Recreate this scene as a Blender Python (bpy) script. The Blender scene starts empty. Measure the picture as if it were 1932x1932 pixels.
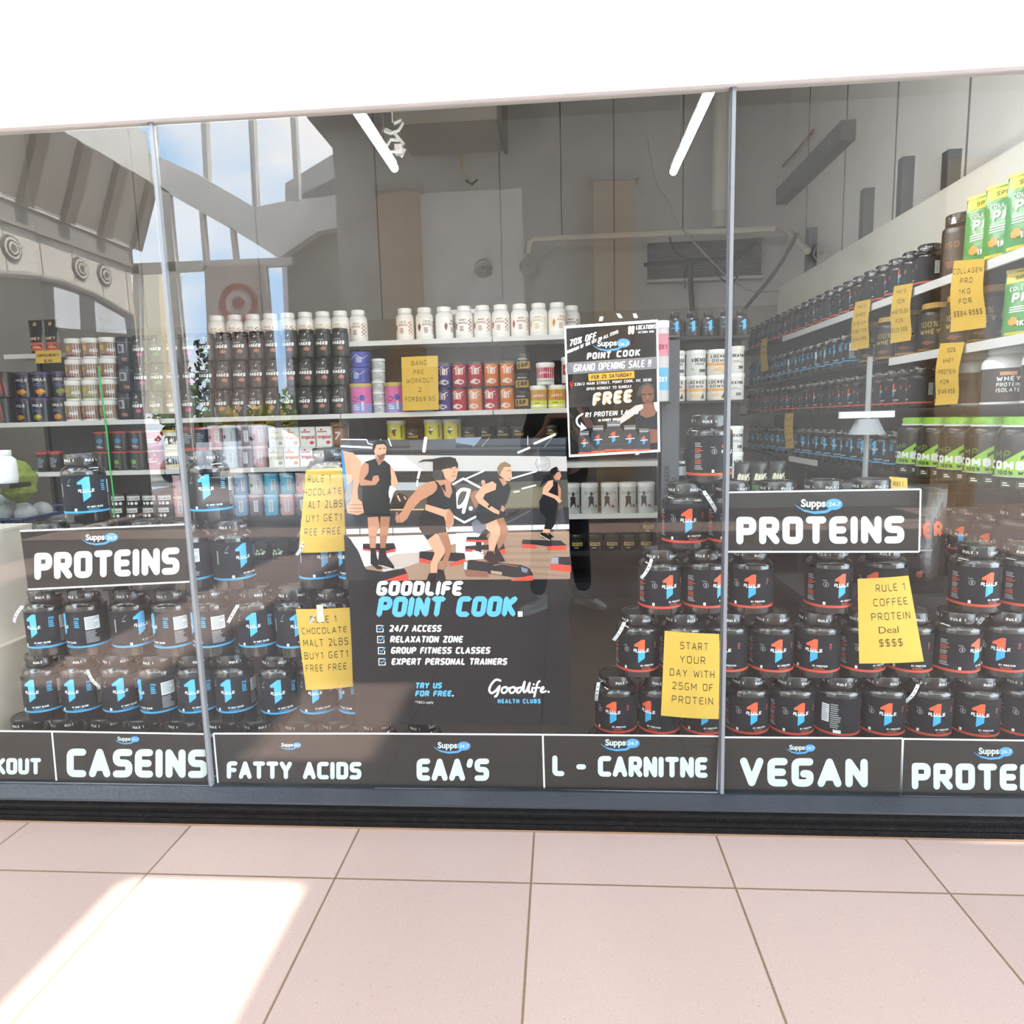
import bpy, math, random
from mathutils import Vector
from mathutils.geometry import tessellate_polygon
random.seed(7)
S = bpy.context.scene
COL = S.collection

# ------------------------------------------------------------------ camera
F = 1273.1                                     # focal length in pixels of the 1932 px frame
YAW, PIT, ROL = [math.radians(a) for a in (4.25, 7.675, -1.466)]
CAM = Vector((0, -2.19, 1.372))
FW = Vector((-math.sin(YAW)*math.cos(PIT), math.cos(YAW)*math.cos(PIT), -math.sin(PIT)))
_r = Vector((math.cos(YAW), math.sin(YAW), 0)); _u = _r.cross(FW)
RT = math.cos(ROL)*_r + math.sin(ROL)*_u
UP = -math.sin(ROL)*_r + math.cos(ROL)*_u
cd = bpy.data.cameras.new('camera'); cam = bpy.data.objects.new('camera', cd); COL.objects.link(cam)
cd.sensor_width = 36; cd.lens = F/1932*36; cd.clip_start = .02; cd.clip_end = 500
from mathutils import Matrix
cam.matrix_world = Matrix(((RT.x, UP.x, -FW.x, CAM.x), (RT.y, UP.y, -FW.y, CAM.y), (RT.z, UP.z, -FW.z, CAM.z), (0, 0, 0, 1)))
S.camera = cam
S.view_settings.view_transform = 'Standard'; S.view_settings.look = 'None'
S.view_settings.gamma = 1; S.view_settings.use_curve_mapping = False
S.view_settings.exposure = -0.33
LED = 140.0                                     # strength of the two ceiling tubes

# ------------------------------------------------------------------ sky, sun
wd = bpy.data.worlds.new('sky'); S.world = wd; wd.use_nodes = True
nt = wd.node_tree; nt.nodes.clear()
def N(t, typ, **kw):
    n = t.nodes.new(typ)
    for k, v in kw.items():
        if k in n.inputs: n.inputs[k].default_value = v
        else: setattr(n, k, v)
    return n
out = N(nt, 'ShaderNodeOutputWorld'); bg = N(nt, 'ShaderNodeBackground', Strength=18.5)
tc = N(nt, 'ShaderNodeTexCoord'); mp = N(nt, 'ShaderNodeMapping'); mp.inputs['Scale'].default_value = (1.2, 1.2, 2.6)
no = N(nt, 'ShaderNodeTexNoise', Scale=3.1, Detail=7, Roughness=.55)
rp = N(nt, 'ShaderNodeValToRGB')
rp.color_ramp.elements[0].position = .38; rp.color_ramp.elements[0].color = (.42, .66, .95, 1)
rp.color_ramp.elements[1].position = .60; rp.color_ramp.elements[1].color = (1, 1, 1, 1)
for a, b in ((tc.outputs['Generated'], mp.inputs[0]), (mp.outputs[0], no.inputs[0]), (no.outputs[0], rp.inputs[0]), (rp.outputs[0], bg.inputs[0]), (bg.outputs[0], out.inputs[0])):
    nt.links.new(a, b)
sd = bpy.data.lights.new('sun', 'SUN'); sun = bpy.data.objects.new('sun', sd); COL.objects.link(sun)
sd.energy = 52.0; sd.angle = math.radians(.6); sd.color = (1, .93, .82)
_d = Vector((-.50, -.047, -.86))
sun.rotation_euler = _d.to_track_quat('-Z', 'Y').to_euler()

# ------------------------------------------------------------------ projection helpers
def ray(x, y): return RT*((x-966)/F) - UP*((y-966)/F) + FW
def P(x, y, Y):                                # pixel -> point on the plane Y
    d = ray(x, y); return CAM + d*((Y-CAM.y)/d.y)
def PX(x, y, X):
    d = ray(x, y); return CAM + d*((X-CAM.x)/d.x)
def XA(px, Y, z):                              # world X seen at pixel column px for a point at depth Y and height z
    lo, hi = -30., 30.
    for _ in range(50):
        m = (lo+hi)/2; v = Vector((m, Y, z))-CAM; c = v.dot(FW)
        if c <= 0 or 966+F*v.dot(RT)/c < px: lo = m
        else: hi = m
    return lo
def YA(px, X, z):                              # depth Y for a point on the wall X
    lo, hi = -1., 30.
    for _ in range(50):
        m = (lo+hi)/2; v = Vector((X, m, z))-CAM
        if 966+F*v.dot(RT)/v.dot(FW) > px: lo = m
        else: hi = m
    return lo
def Q(x, y, Yv):                               # where the thing mirrored in the glass really stands
    p = P(x, y, Yv); return Vector((p.x, -p.y, p.z))
def QX(x, y, X):
    p = PX(x, y, X); return Vector((p.x, -p.y, p.z))

# ------------------------------------------------------------------ materials
def lin(c): return c/12.92 if c <= .04045 else ((c+.055)/1.055)**2.4
def rgb(h): return tuple(lin(int(h[i:i+2], 16)/255) for i in (0, 2, 4)) + (1,)
_M = {}
def M(h, rough=.45, metal=0., noise=0., nscale=40., bump=0., bscale=200., emit=0., spec=.5, coat=0.):
    k = (h, rough, metal, noise, nscale, bump, bscale, emit, spec, coat)
    if k in _M: return _M[k]
    m = bpy.data.materials.new('m_'+h); m.use_nodes = True; t = m.node_tree; b = t.nodes['Principled BSDF']
    c = rgb(h); b.inputs['Base Color'].default_value = c
    b.inputs['Roughness'].default_value = rough; b.inputs['Metallic'].default_value = metal
    b.inputs['Specular IOR Level'].default_value = spec; b.inputs['Coat Weight'].default_value = coat
    if emit:
        b.inputs['Emission Color'].default_value = c; b.inputs['Emission Strength'].default_value = emit
    if noise or bump:
        tc = N(t, 'ShaderNodeTexCoord')
    if noise:
        n = N(t, 'ShaderNodeTexNoise', Scale=nscale, Detail=6); t.links.new(tc.outputs['Object'], n.inputs[0])
        r = N(t, 'ShaderNodeValToRGB'); e = r.color_ramp.elements
        e[0].position = .3; e[1].position = .7
        e[0].color = tuple(v*(1-noise) for v in c[:3])+(1,); e[1].color = tuple(min(1, v*(1+noise)) for v in c[:3])+(1,)
        t.links.new(n.outputs[0], r.inputs[0]); t.links.new(r.outputs[0], b.inputs['Base Color'])
    if bump:
        n = N(t, 'ShaderNodeTexNoise', Scale=bscale, Detail=3); t.links.new(tc.outputs['Object'], n.inputs[0])
        bp = N(t, 'ShaderNodeBump', Strength=bump, Distance=.01); t.links.new(n.outputs[0], bp.inputs['Height'])
        t.links.new(bp.outputs[0], b.inputs['Normal'])
    _M[k] = m
    return m

def brick_mat(name, c1, c2, mortar, w, h, axis='XZ', msize=.006, rough=.8, off=.5, speckle=0., scratch=False):
    m = bpy.data.materials.new(name); m.use_nodes = True; t = m.node_tree; b = t.nodes['Principled BSDF']
    tc = N(t, 'ShaderNodeTexCoord'); sp = N(t, 'ShaderNodeSeparateXYZ'); cb = N(t, 'ShaderNodeCombineXYZ')
    t.links.new(tc.outputs['Object'], sp.inputs[0])
    t.links.new(sp.outputs[axis[0]], cb.inputs[0]); t.links.new(sp.outputs[axis[1]], cb.inputs[1])
    br = N(t, 'ShaderNodeTexBrick', Scale=1.0); br.offset = off; br.squash = 1.0
    br.inputs['Color1'].default_value = rgb(c1); br.inputs['Color2'].default_value = rgb(c2); br.inputs['Mortar'].default_value = rgb(mortar)
    br.inputs['Mortar Size'].default_value = msize; br.inputs['Brick Width'].default_value = w; br.inputs['Row Height'].default_value = h
    br.inputs['Mortar Smooth'].default_value = .1
    t.links.new(cb.outputs[0], br.inputs[0]); col = br.outputs[0]
    if speckle:
        for sc, lo, hi, cc in ((230, .60, .66, '75686a'), (300, .65, .70, 'cfc4be'), (110, .67, .70, '4b3f3d')):
            n = N(t, 'ShaderNodeTexNoise', Scale=sc, Detail=2); t.links.new(tc.outputs['Object'], n.inputs[0])
            mr = N(t, 'ShaderNodeMapRange'); mr.inputs[1].default_value = lo; mr.inputs[2].default_value = hi; mr.inputs[4].default_value = speckle
            t.links.new(n.outputs[0], mr.inputs[0])
            mx = N(t, 'ShaderNodeMix', data_type='RGBA'); mx.inputs[7].default_value = rgb(cc)
            t.links.new(mr.outputs[0], mx.inputs[0]); t.links.new(col, mx.inputs[6]); col = mx.outputs[2]
    t.links.new(col, b.inputs['Base Color']); b.inputs['Roughness'].default_value = rough
    return m

def cloth_mat(h, k=.6):
    m = bpy.data.materials.new('backlit_'+h); m.use_nodes = True; t = m.node_tree; b = t.nodes['Principled BSDF']; o = t.nodes['Material Output']
    b.inputs['Base Color'].default_value = rgb(h); b.inputs['Roughness'].default_value = .8
    tl = N(t, 'ShaderNodeBsdfTranslucent'); tl.inputs[0].default_value = rgb(h); mx = N(t, 'ShaderNodeMixShader'); mx.inputs[0].default_value = k
    n = N(t, 'ShaderNodeTexNoise', Scale=1.4, Detail=4); tc = N(t, 'ShaderNodeTexCoord'); t.links.new(tc.outputs['Object'], n.inputs[0])
    mr = N(t, 'ShaderNodeMapRange'); mr.inputs[3].default_value = k-.12; mr.inputs[4].default_value = k+.12; t.links.new(n.outputs[0], mr.inputs[0]); t.links.new(mr.outputs[0], mx.inputs[0])
    t.links.new(b.outputs[0], mx.inputs[1]); t.links.new(tl.outputs[0], mx.inputs[2]); t.links.new(mx.outputs[0], o.inputs[0]); return m
def glass_mat():
    m = bpy.data.materials.new('shop_glass'); m.use_nodes = True; t = m.node_tree; t.nodes.clear()
    o = N(t, 'ShaderNodeOutputMaterial'); g = N(t, 'ShaderNodeBsdfGlossy', Roughness=0.0)
    tr = N(t, 'ShaderNodeBsdfTransparent'); tr.inputs[0].default_value = (.92, .93, .92, 1)
    fr = N(t, 'ShaderNodeFresnel', IOR=1.69); ge = N(t, 'ShaderNodeNewGeometry')
    mx = N(t, 'ShaderNodeMixShader'); ml = N(t, 'ShaderNodeMath', operation='MULTIPLY'); sb = N(t, 'ShaderNodeMath', operation='SUBTRACT'); sb.inputs[0].default_value = 1
    t.links.new(ge.outputs['Backfacing'], sb.inputs[1]); t.links.new(sb.outputs[0], ml.inputs[0]); t.links.new(fr.outputs[0], ml.inputs[1])
    t.links.new(ml.outputs[0], mx.inputs[0]); t.links.new(tr.outputs[0], mx.inputs[1]); t.links.new(g.outputs[0], mx.inputs[2]); t.links.new(mx.outputs[0], o.inputs[0])
    return m

# ------------------------------------------------------------------ mesh building
class MB:
    def __init__(s): s.v = []; s.f = []; s.m = []; s.ms = []; s.sm = []
    def mi(s, m):
        if m not in s.ms: s.ms.append(m)
        return s.ms.index(m)
    def face(s, pts, m, smooth=False):
        b = len(s.v); s.v += [tuple(p) for p in pts]; s.f.append(tuple(range(b, b+len(pts)))); s.m.append(s.mi(m)); s.sm.append(smooth)
    def mesh(s, vs, fs, m, smooth=False):
        b = len(s.v); s.v += [tuple(p) for p in vs]; k = s.mi(m)
        for f in fs: s.f.append(tuple(b+i for i in f)); s.m.append(k); s.sm.append(smooth)
        return s
    def box(s, a, b, m):
        x0, y0, z0 = a; x1, y1, z1 = b
        vs = [(x0,y0,z0),(x1,y0,z0),(x1,y1,z0),(x0,y1,z0),(x0,y0,z1),(x1,y0,z1),(x1,y1,z1),(x0,y1,z1)]
        return s.mesh(vs, [(0,3,2,1),(4,5,6,7),(0,1,5,4),(1,2,6,5),(2,3,7,6),(3,0,4,7)], m)
    def prism(s, pts, d, m):                   # closed outline (3D points) extruded by the vector d
        n = len(pts); d = Vector(d); a = [Vector(p) for p in pts]; b = [p+d for p in a]
        tri = tessellate_polygon([a]); s.mesh(a+b, [tuple(t) for t in tri]+[tuple(n+i for i in reversed(t)) for t in tri]+[(i, (i+1) % n, n+(i+1) % n, n+i) for i in range(n)], m)
        return s
    def lathe(s, prof, m, seg=28, rib=0., nrib=0, c=(0, 0)):
        vs = []; fs = []; n = len(prof)
        for k in range(seg):
            a = 2*math.pi*k/seg
            for (r, z) in prof:
                rr = r*(1+(rib if nrib and k % 2 else 0)) if r > 1e-5 else r
                vs.append((c[0]+rr*math.sin(a), c[1]-rr*math.cos(a), z))
        for k in range(seg):
            for i in range(n-1):
                q = (k*n+i, ((k+1) % seg)*n+i, ((k+1) % seg)*n+i+1, k*n+i+1)
                fs.append(q)
        return s.mesh(vs, fs, m, True)
    def tube(s, path, r, m, seg=8):
        path = [Vector(p) for p in path]; vs = []; fs = []
        for i, p in enumerate(path):
            t = (path[min(i+1, len(path)-1)]-path[max(i-1, 0)]).normalized()
            a = t.cross(Vector((0, 0, 1)))
            if a.length < .05: a = t.cross(Vector((1, 0, 0)))
            a.normalize(); b = t.cross(a)
            rr = r[i] if isinstance(r, (list, tuple)) else r
            for k in range(seg):
                w = 2*math.pi*k/seg; vs.append(p+a*math.cos(w)*rr+b*math.sin(w)*rr)
        for i in range(len(path)-1):
            for k in range(seg):
                fs.append((i*seg+k, i*seg+(k+1) % seg, (i+1)*seg+(k+1) % seg, (i+1)*seg+k))
        fs.append(tuple(range(seg))[::-1]); fs.append(tuple((len(path)-1)*seg+k for k in range(seg)))
        return s.mesh(vs, fs, m, True)
    def data(s, name):
        me = bpy.data.meshes.new(name); me.from_pydata(s.v, [], s.f)
        for m in s.ms: me.materials.append(m)
        me.polygons.foreach_set('material_index', s.m); me.polygons.foreach_set('use_smooth', s.sm)
        try: me.set_sharp_from_angle(angle=math.radians(38))
        except Exception: pass
        me.update(); return me
    def build(s, name, parent=None):
        o = bpy.data.objects.new(name, s.data(name)); COL.objects.link(o)
        if parent: o.parent = parent
        return o

def tag(o, label, cat, group=None, kind=None):
    o['label'] = label; o['category'] = cat
    if group: o['group'] = group
    if kind: o['kind'] = kind
    return o
def thing(name, label, cat, loc=(0, 0, 0), rz=0., group=None):
    o = bpy.data.objects.new(name, None); COL.objects.link(o); o.empty_display_size = .05
    o.location = loc; o.rotation_euler = (0, 0, rz)
    return tag(o, label, cat, group)
def struct(o, label=None):
    o['kind'] = 'structure'
    if label: o['label'] = label
    return o

# ------------------------------------------------------------------ lettering
GL = {'A': (.62, '0,0 .31,1 .62,0|.1,.3 .52,.3'), 'B': (.56, '0,0 0,1|~0,1 .52,1 .52,.53 0,.53|~0,.53 .56,.53 .56,0 0,0'),
'C': (.55, '~.54,1 0,1 0,0 .54,0'), 'D': (.56, '0,0 0,1|~0,1 .56,1 .56,0 0,0'), 'E': (.48, '~.48,1 0,1 0,0 .48,0|0,.5 .42,.5'),
'F': (.46, '~.46,1 0,1 0,0|0,.5 .4,.5'), 'G': (.55, '~.54,1 0,1 0,0 .55,0 .55,.44 .32,.44'), 'H': (.56, '0,0 0,1|.56,0 .56,1|0,.5 .56,.5'),
'I': (.02, '0,0 0,1'), 'J': (.4, '~.4,1 .4,0 0,0 0,.2'), 'K': (.53, '0,0 0,1|.52,1 0,.45|.14,.58 .55,0'), 'L': (.45, '~0,1 0,0 .45,0'),
'M': (.72, '0,0 0,1 .36,.3 .72,1 .72,0'), 'N': (.56, '0,0 0,1 .56,0 .56,1'), 'O': (.56, '~.28,1 0,1 0,0 .56,0 .56,1 .28,1'),
'P': (.54, '0,0 0,1|~0,1 .54,1 .54,.45 0,.45'), 'Q': (.56, '~.28,1 0,1 0,0 .56,0 .56,1 .28,1|.35,.2 .6,-.05'), 'R': (.56, '0,0 0,1|~0,1 .54,1 .54,.45 0,.45|.25,.45 .56,0'),
'S': (.54, '~.54,1 0,1 0,.51 .54,.51 .54,0 0,0'), 'T': (.56, '0,1 .56,1|.28,1 .28,0'), 'U': (.56, '~0,1 0,0 .56,0 .56,1'),
'V': (.6, '0,1 .3,0 .6,1'), 'W': (.84, '0,1 .2,0 .42,.75 .64,0 .84,1'), 'X': (.56, '0,0 .56,1|0,1 .56,0'), 'Y': (.58, '0,1 .29,.48 .58,1|.29,.48 .29,0'),
'Z': (.54, '0,1 .54,1 0,0 .54,0'), '0': (.54, '~.27,1 0,1 0,0 .54,0 .54,1 .27,1'), '1': (.2, '0,.8 .2,1 .2,0'), '2': (.54, '~0,1 .52,1 .52,.6 .02,.02|0,0 .54,0'),
'3': (.54, '~0,1 .52,1 .52,.52 .2,.52|~.2,.52 .54,.52 .54,0 0,0'), '4': (.56, '.42,0 .42,1 0,.28 .56,.28'),
'5': (.54, '.5,1 .03,1 .03,.58|~.03,.58 .54,.6 .54,0 0,0'), '6': (.54, '~.48,1 0,.9 0,0 .54,0 .54,.56 .02,.56'), '7': (.52, '0,1 .52,1 .15,0'),
'8': (.54, '~.26,.53 .02,.53 .02,1 .5,1 .5,.53 .26,.53|~.27,.53 0,.53 0,0 .54,0 .54,.53 .27,.53'), '9': (.54, '~.06,0 .54,.1 .54,1 0,1 0,.44 .52,.44'),
'$': (.54, '~.54,1 0,1 0,.51 .54,.51 .54,0 0,0|.27,-.12 .27,1.12'), '%': (.7, '.05,0 .65,1|~.1,1 0,1 0,.65 .22,.65 .22,1 .1,1|~.6,.35 .48,.35 .48,0 .7,0 .7,.35 .6,.35'),
'!': (.02, '0,1 0,.3|0,.05 0,0'), '.': (.02, '0,.04 0,0'), ',': (.1, '.08,.06 0,-.12'), "'": (.06, '.06,1 0,.78'), '-': (.3, '0,.45 .3,.45'), '/': (.4, '0,-.05 .4,1.05'), ' ': (.28, '')}
def _round(pts, r=.2, n=4):
    o = [pts[0]]
    for i in range(1, len(pts)-1):
        p, c, q = Vector(pts[i-1]), Vector(pts[i]), Vector(pts[i+1])
        a, b = p-c, q-c; d = min(r, a.length*.5, b.length*.5)
        s, e = c+a.normalized()*d, c+b.normalized()*d
        for k in range(n+1):
            t = k/n; o.append(tuple(s*(1-t)**2+c*2*t*(1-t)+e*t*t))
    o.append(pts[-1]); return o
_gc = {}
def glyph(ch):
    if ch not in _gc:
        w, d = GL[ch]; st = []
        for part in d.split('|'):
            if not part: continue
            rd = part[0] == '~'; pts = [tuple(float(v) for v in p.split(',')) for p in part.lstrip('~').split()]
            st.append(_round(pts) if rd else pts)
        _gc[ch] = (w, st)
    return _gc[ch]
_fc = {}
def font_mesh(s, off=0., shear=0.):
    k = (s, off, shear)
    if k not in _fc:
        c = bpy.data.curves.new('t', 'FONT'); c.body = s; c.size = 1; c.offset = off; c.shear = shear; c.resolution_u = 3
        o = bpy.data.objects.new('t', c); COL.objects.link(o); dg = bpy.context.evaluated_depsgraph_get(); dg.update()
        ev = o.evaluated_get(dg); me = ev.to_mesh()
        vs = [(v.co.x, v.co.y) for v in me.vertices]; fs = [tuple(p.vertices) for p in me.polygons]
        ev.to_mesh_clear(); bpy.data.objects.remove(o); bpy.data.curves.remove(c)
        _fc[k] = (vs, fs)
    return _fc[k]

class Art(MB):
    """flat print on a surface: fn(x, y, layer) gives the 3D point; sg=-1 when y runs downwards (pixels)"""
    def __init__(s, fn, sg=1, step=0): super().__init__(); s.fn = fn; s.sg = sg; s.step = step; s.k = 0
    def tri(s, t, m, l):
        s.k = (s.k+1) % 90; l = l+s.k/100
        if s.step:
            xs = [p[0] for p in t]; a, b = min(xs), max(xs)
            if b-a > s.step*1.05:
                k0 = math.floor(a/s.step); k1 = math.ceil(b/s.step)
                for k in range(k0, k1):
                    q = list(t)
                    for sgn, lim in ((1, k*s.step), (-1, (k+1)*s.step)):
                        o = []
                        for i in range(len(q)):
                            p, n = q[i], q[(i+1) % len(q)]
                            ip, iN = sgn*(p[0]-lim) >= 0, sgn*(n[0]-lim) >= 0
                            if ip: o.append(p)
                            if ip != iN:
                                u = (lim-p[0])/(n[0]-p[0]); o.append((lim, p[1]+u*(n[1]-p[1])))
                        q = o
                        if len(q) < 3: break
                    if len(q) >= 3: s.face([s.fn(x, y, l) for x, y in q], m)
                return
        s.face([s.fn(x, y, l) for x, y in t], m)
    def poly(s, pts, m, l=1):
        pts = [tuple(p) for p in pts]
        if len(pts) <= 3 or (len(pts) == 4 and not s.step and _convex(pts)): s.tri(pts, m, l); return s
        for t in tessellate_polygon([[Vector((p[0], p[1], 0)) for p in pts]]): s.tri([pts[i] for i in t], m, l)
        return s
    def rect(s, x0, y0, x1, y1, m, l=1): return s.poly([(x0, y0), (x1, y0), (x1, y1), (x0, y1)], m, l)
    def ell(s, cx, cy, rx, ry, m, l=1, n=20, jag=0., rot=0.):
        rnd = random.Random(int(cx*977+cy*131+n)); q = []
        for k in range(n):
            a = 2*math.pi*k/n; f = 1-jag*rnd.random(); x, y = rx*f*math.cos(a), ry*f*math.sin(a)
            q.append((cx+x*math.cos(rot)-y*math.sin(rot), cy+x*math.sin(rot)+y*math.cos(rot)))
        return s.poly(q, m, l)
    def ring(s, cx, cy, r0, r1, m, l=1, n=24, ry=1.):
        for k in range(n):
            a, b = 2*math.pi*k/n, 2*math.pi*(k+1)/n
            s.poly([(cx+r0*math.cos(a), cy+ry*r0*math.sin(a)), (cx+r1*math.cos(a), cy+ry*r1*math.sin(a)), (cx+r1*math.cos(b), cy+ry*r1*math.sin(b)), (cx+r0*math.cos(b), cy+ry*r0*math.sin(b))], m, l)
    def stroke(s, pts, w, m, l=1, cap=6):
        h = w/2
        for i in range(len(pts)-1):
            (x0, y0), (x1, y1) = pts[i], pts[i+1]; L = math.hypot(x1-x0, y1-y0)
            if L < 1e-9: continue
            nx, ny = -(y1-y0)/L*h, (x1-x0)/L*h
            s.tri([(x0+nx, y0+ny), (x1+nx, y1+ny), (x1-nx, y1-ny), (x0-nx, y0-ny)], m, l)
        if cap:
            for (x, y) in pts: s.tri([(x+h*math.cos(2*math.pi*k/cap), y+h*math.sin(2*math.pi*k/cap)) for k in range(cap)], m, l)
        return s
    def text(s, t, x, y, h, m, l=1, wt=.12, w=None, slope=0., slant=0., sp=.2, cap=6, xs=1., align='l'):
        """single stroke lettering; (x, y) left end of the baseline, h cap height, w total width"""
        wd_ = wt*h; hh = h-wd_; u = 0; parts = []
        for ch in t:
            gw, st = glyph(ch); parts.append((u, st)); u += gw+sp+wt*1.0
        tot = (u-sp-wt)*hh
        k = (w-wd_)/tot if w else xs
        W = tot*k+wd_
        x0 = x+wd_/2-(W/2 if align == 'c' else W if align == 'r' else 0)
        for (u, st) in parts:
            for pl in st:
                q = []
                for (a, b) in pl:
                    X = (u+a)*hh*k; Z = b*hh+wd_/2
                    q.append((x0+X+slant*Z, y+s.sg*Z+slope*X))
                s.stroke(q, wd_, m, l, cap)
        return s
    def font(s, t, x, y, h, m, l=1, w=None, off=0., slant=0., slope=0., align='l', xs=1.):
        vs, fs = font_mesh(t, off); k = h/.73
        a = min(v[0] for v in vs); b = max(v[0] for v in vs)
        kx = w/(b-a) if w else k*xs
        sh = {'l': 0, 'c': (b-a)*kx/2, 'r': (b-a)*kx}[align]
        q = [(x+(vx-a)*kx-sh+slant*vy*k, y+s.sg*vy*k+slope*((vx-a)*kx-sh)) for vx, vy in vs]
        for f in fs:
            p = [q[i] for i in f]
            if len(p) > 3:
                for i in range(1, len(p)-1): s.tri([p[0], p[i], p[i+1]], m, l)
            else: s.tri(p, m, l)
        return s
def _convex(p):
    sg = 0
    for i in range(len(p)):
        a, b, c = p[i], p[(i+1) % len(p)], p[(i+2) % len(p)]
        z = (b[0]-a[0])*(c[1]-b[1])-(b[1]-a[1])*(c[0]-b[0])
        if z*sg < 0: return False
        if z: sg = z
    return True
def plane_px(Y, gap=.0004): return lambda x, y, l: P(x, y, Y)+Vector((0, -gap*l, 0))
def wrap(r, gap=.00035): return lambda x, z, l: Vector(((r+gap*l)*math.sin(x/r), -(r+gap*l)*math.cos(x/r), z))
def chaikin(p, n=2, closed=False):
    for _ in range(n):
        q = [] if closed else [p[0]]
        for i in range(len(p) if closed else len(p)-1):
            a, b = p[i], p[(i+1) % len(p)]
            q += [(a[0]*.75+b[0]*.25, a[1]*.75+b[1]*.25), (a[0]*.25+b[0]*.75, a[1]*.25+b[1]*.75)]
        if not closed: q.append(p[-1])
        p = q
    return p
ORD = 'first second third fourth fifth sixth seventh eighth ninth tenth eleventh twelfth thirteenth fourteenth fifteenth sixteenth seventeenth eighteenth nineteenth twentieth twenty-first twenty-second twenty-third twenty-fourth twenty-fifth twenty-sixth twenty-seventh twenty-eighth twenty-ninth thirtieth thirty-first thirty-second thirty-third thirty-fourth'.split()
# ================================================================== THE SETTING
# --- mall floor
m_tile = brick_mat('terrazzo_tiles', '89776f', '84726a', '5a4736', .6, .6, 'XY', .0035, .42, 0.0, speckle=.32)
o = MB().box((-9.4, -15, -.1), (8.1, .27, 0), m_tile).build('floor'); o.location = (-.109, -.34, 0); struct(o)
# --- painted timber sill under the glass
m_ledge = M('1d2026', .4, noise=.18, nscale=14, bump=.15, bscale=60); m_sill = M('0f0c0b', .7, noise=.35, nscale=30, bump=.5, bscale=90, spec=.12)
b = MB(); X0, X1 = -5., 4.2
def profile(pr, m):
    for i in range(len(pr)-1):
        (y0, z0), (y1, z1) = pr[i], pr[i+1]; b.face([(X0, y0, z0), (X1, y0, z0), (X1, y1, z1), (X0, y1, z1)], m)
profile([(.03, .099), (-.008, .099), (-.064, .079), (-.066, .072)], m_ledge)
profile([(-.066, .072), (-.058, .070), (-.060, .056), (-.067, .050), (-.067, .040), (-.060, .037), (-.062, .033), (-.072, .030), (-.074, .022), (-.070, .019), (-.078, .016), (-.080, 0)], m_sill)
profile([(.03, .099), (.03, 0)], m_sill)
struct(b.build('trim_1'))
b = MB().box((-9, -.088, 0), (8, -.079, .002), M('75583f', .8)); struct(b.build('trim_2'))
# --- glass: three sheets with clear silicone joints
mg = glass_mat(); SL = P(342, 860, 0).x; SR = P(1373, 865, 0).x
for i, (a, c) in enumerate(((X0, SL), (SL, SR), (SR, X1))):
    struct(MB().box((a+.003, 0, .099), (c-.003, .010, 3.3), mg).build('window_%d' % (i+1)))
for i, x in enumerate((SL, SR)):
    b = MB(); b.box((x-.0055, -.004, .099), (x+.0055, .0155, 3.3), M('707376', .3, spec=.5)); b.box((x-.0115, .001, .099), (x-.0055, .0145, 3.3), M('43474c', .4))
    struct(b.build('trim_%d' % (i+3)))
# --- white bulkhead over the shopfront
struct(MB().box((-9, -.022, 2.335), (8, .028, 6.6), M('e9e7e4', .8, noise=.02, nscale=3)).build('wall_front'))
# --- shop interior shell
m_wall = M('d6d3cd', .85, noise=.05, nscale=2.2); m_wall2 = M('bdb9b2', .85, noise=.06, nscale=3)
struct(MB().box((-6.2, .03, -.06), (4.3, 7, -.001), brick_mat('shop_vinyl', '332c25', '2f2822', '27211c', .92, .18, 'XY', .002, .5, .35)).build('floor_shop'))
b = MB().box((-6.2, 5.6, 0), (4.3, 5.75, 6.4), M('b9b6b3', .85, noise=.05, nscale=2.2))
for x in (-4.8, -3.4, -2.0, -.62, .62, 1.9): b.box((x-.006, 5.594, 0), (x+.006, 5.6, 6.3), M('77746f', .9))
b.box((-6.2, 5.55, 1.5), (3, 5.6, 2.55), M('a9a49b', .85))
struct(b.build('wall_back'))
b = MB().box((2.46, .03, 0), (2.6, 5.7, 6.4), M('dcd9d4', .85, noise=.05, nscale=2.2))
for y in (.5, 1.4, 2.3, 3.2, 4.1, 5.0): b.box((2.454, y-.006, 0), (2.46, y+.006, 6.3), M('77746f', .9))
struct(b.build('wall_right'))
struct(MB().box((-6.2, .03, 0), (-6.05, 5.7, 6.4), m_wall).build('wall_left'))
struct(MB().box((-6.2, .03, 6.3), (4.3, 5.8, 6.42), M('3b3b3d', .55, noise=.5, nscale=6, bump=1., bscale=9)).build('ceiling'))
b = MB().box((-6.2, .03, 0), (4.3, .9, 0.001), M('3a332b', .6))
# ceiling services: beige duct, pipe on rods, sprinkler drops, grille, cables
t = thing('ceiling_duct', 'beige sheet metal duct crossing under the dark shop ceiling', 'duct')
MB().box((-1.4, 4.0, 3.95), (-.5, 4.7, 4.5), M('a8a297', .6)).build('casing', t)
MB().box((-.5, 3.98, 3.93), (-.46, 4.72, 4.52), M('6f6a63', .6)).build('flange', t)
for x in (-1.3, -.6): MB().tube([(x, 4.35, 4.5), (x, 4.35, 6.3)], .006, M('33312f', .5)).build('hanger_rod', t)
t = thing('water_pipe', 'long cream pipe hung level across the shop below the ceiling', 'pipe')
b = MB(); pa, pb = P(1000, 452, 4.9), P(1467, 432, 4.9)
b.tube([pa+Vector((-.02, 0, -.14)), pa+Vector((0, 0, -.03)), pa+Vector((.04, 0, 0)), pb], .032, M('c9c4b6', .5)); b.build('pipe_run', t)
MB().tube([pb, pb+Vector((0, -.35, -.12)), pb+Vector((-.02, -.9, -.42))], .032, M('b9b3a5', .5)).build('elbow', t)
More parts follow.
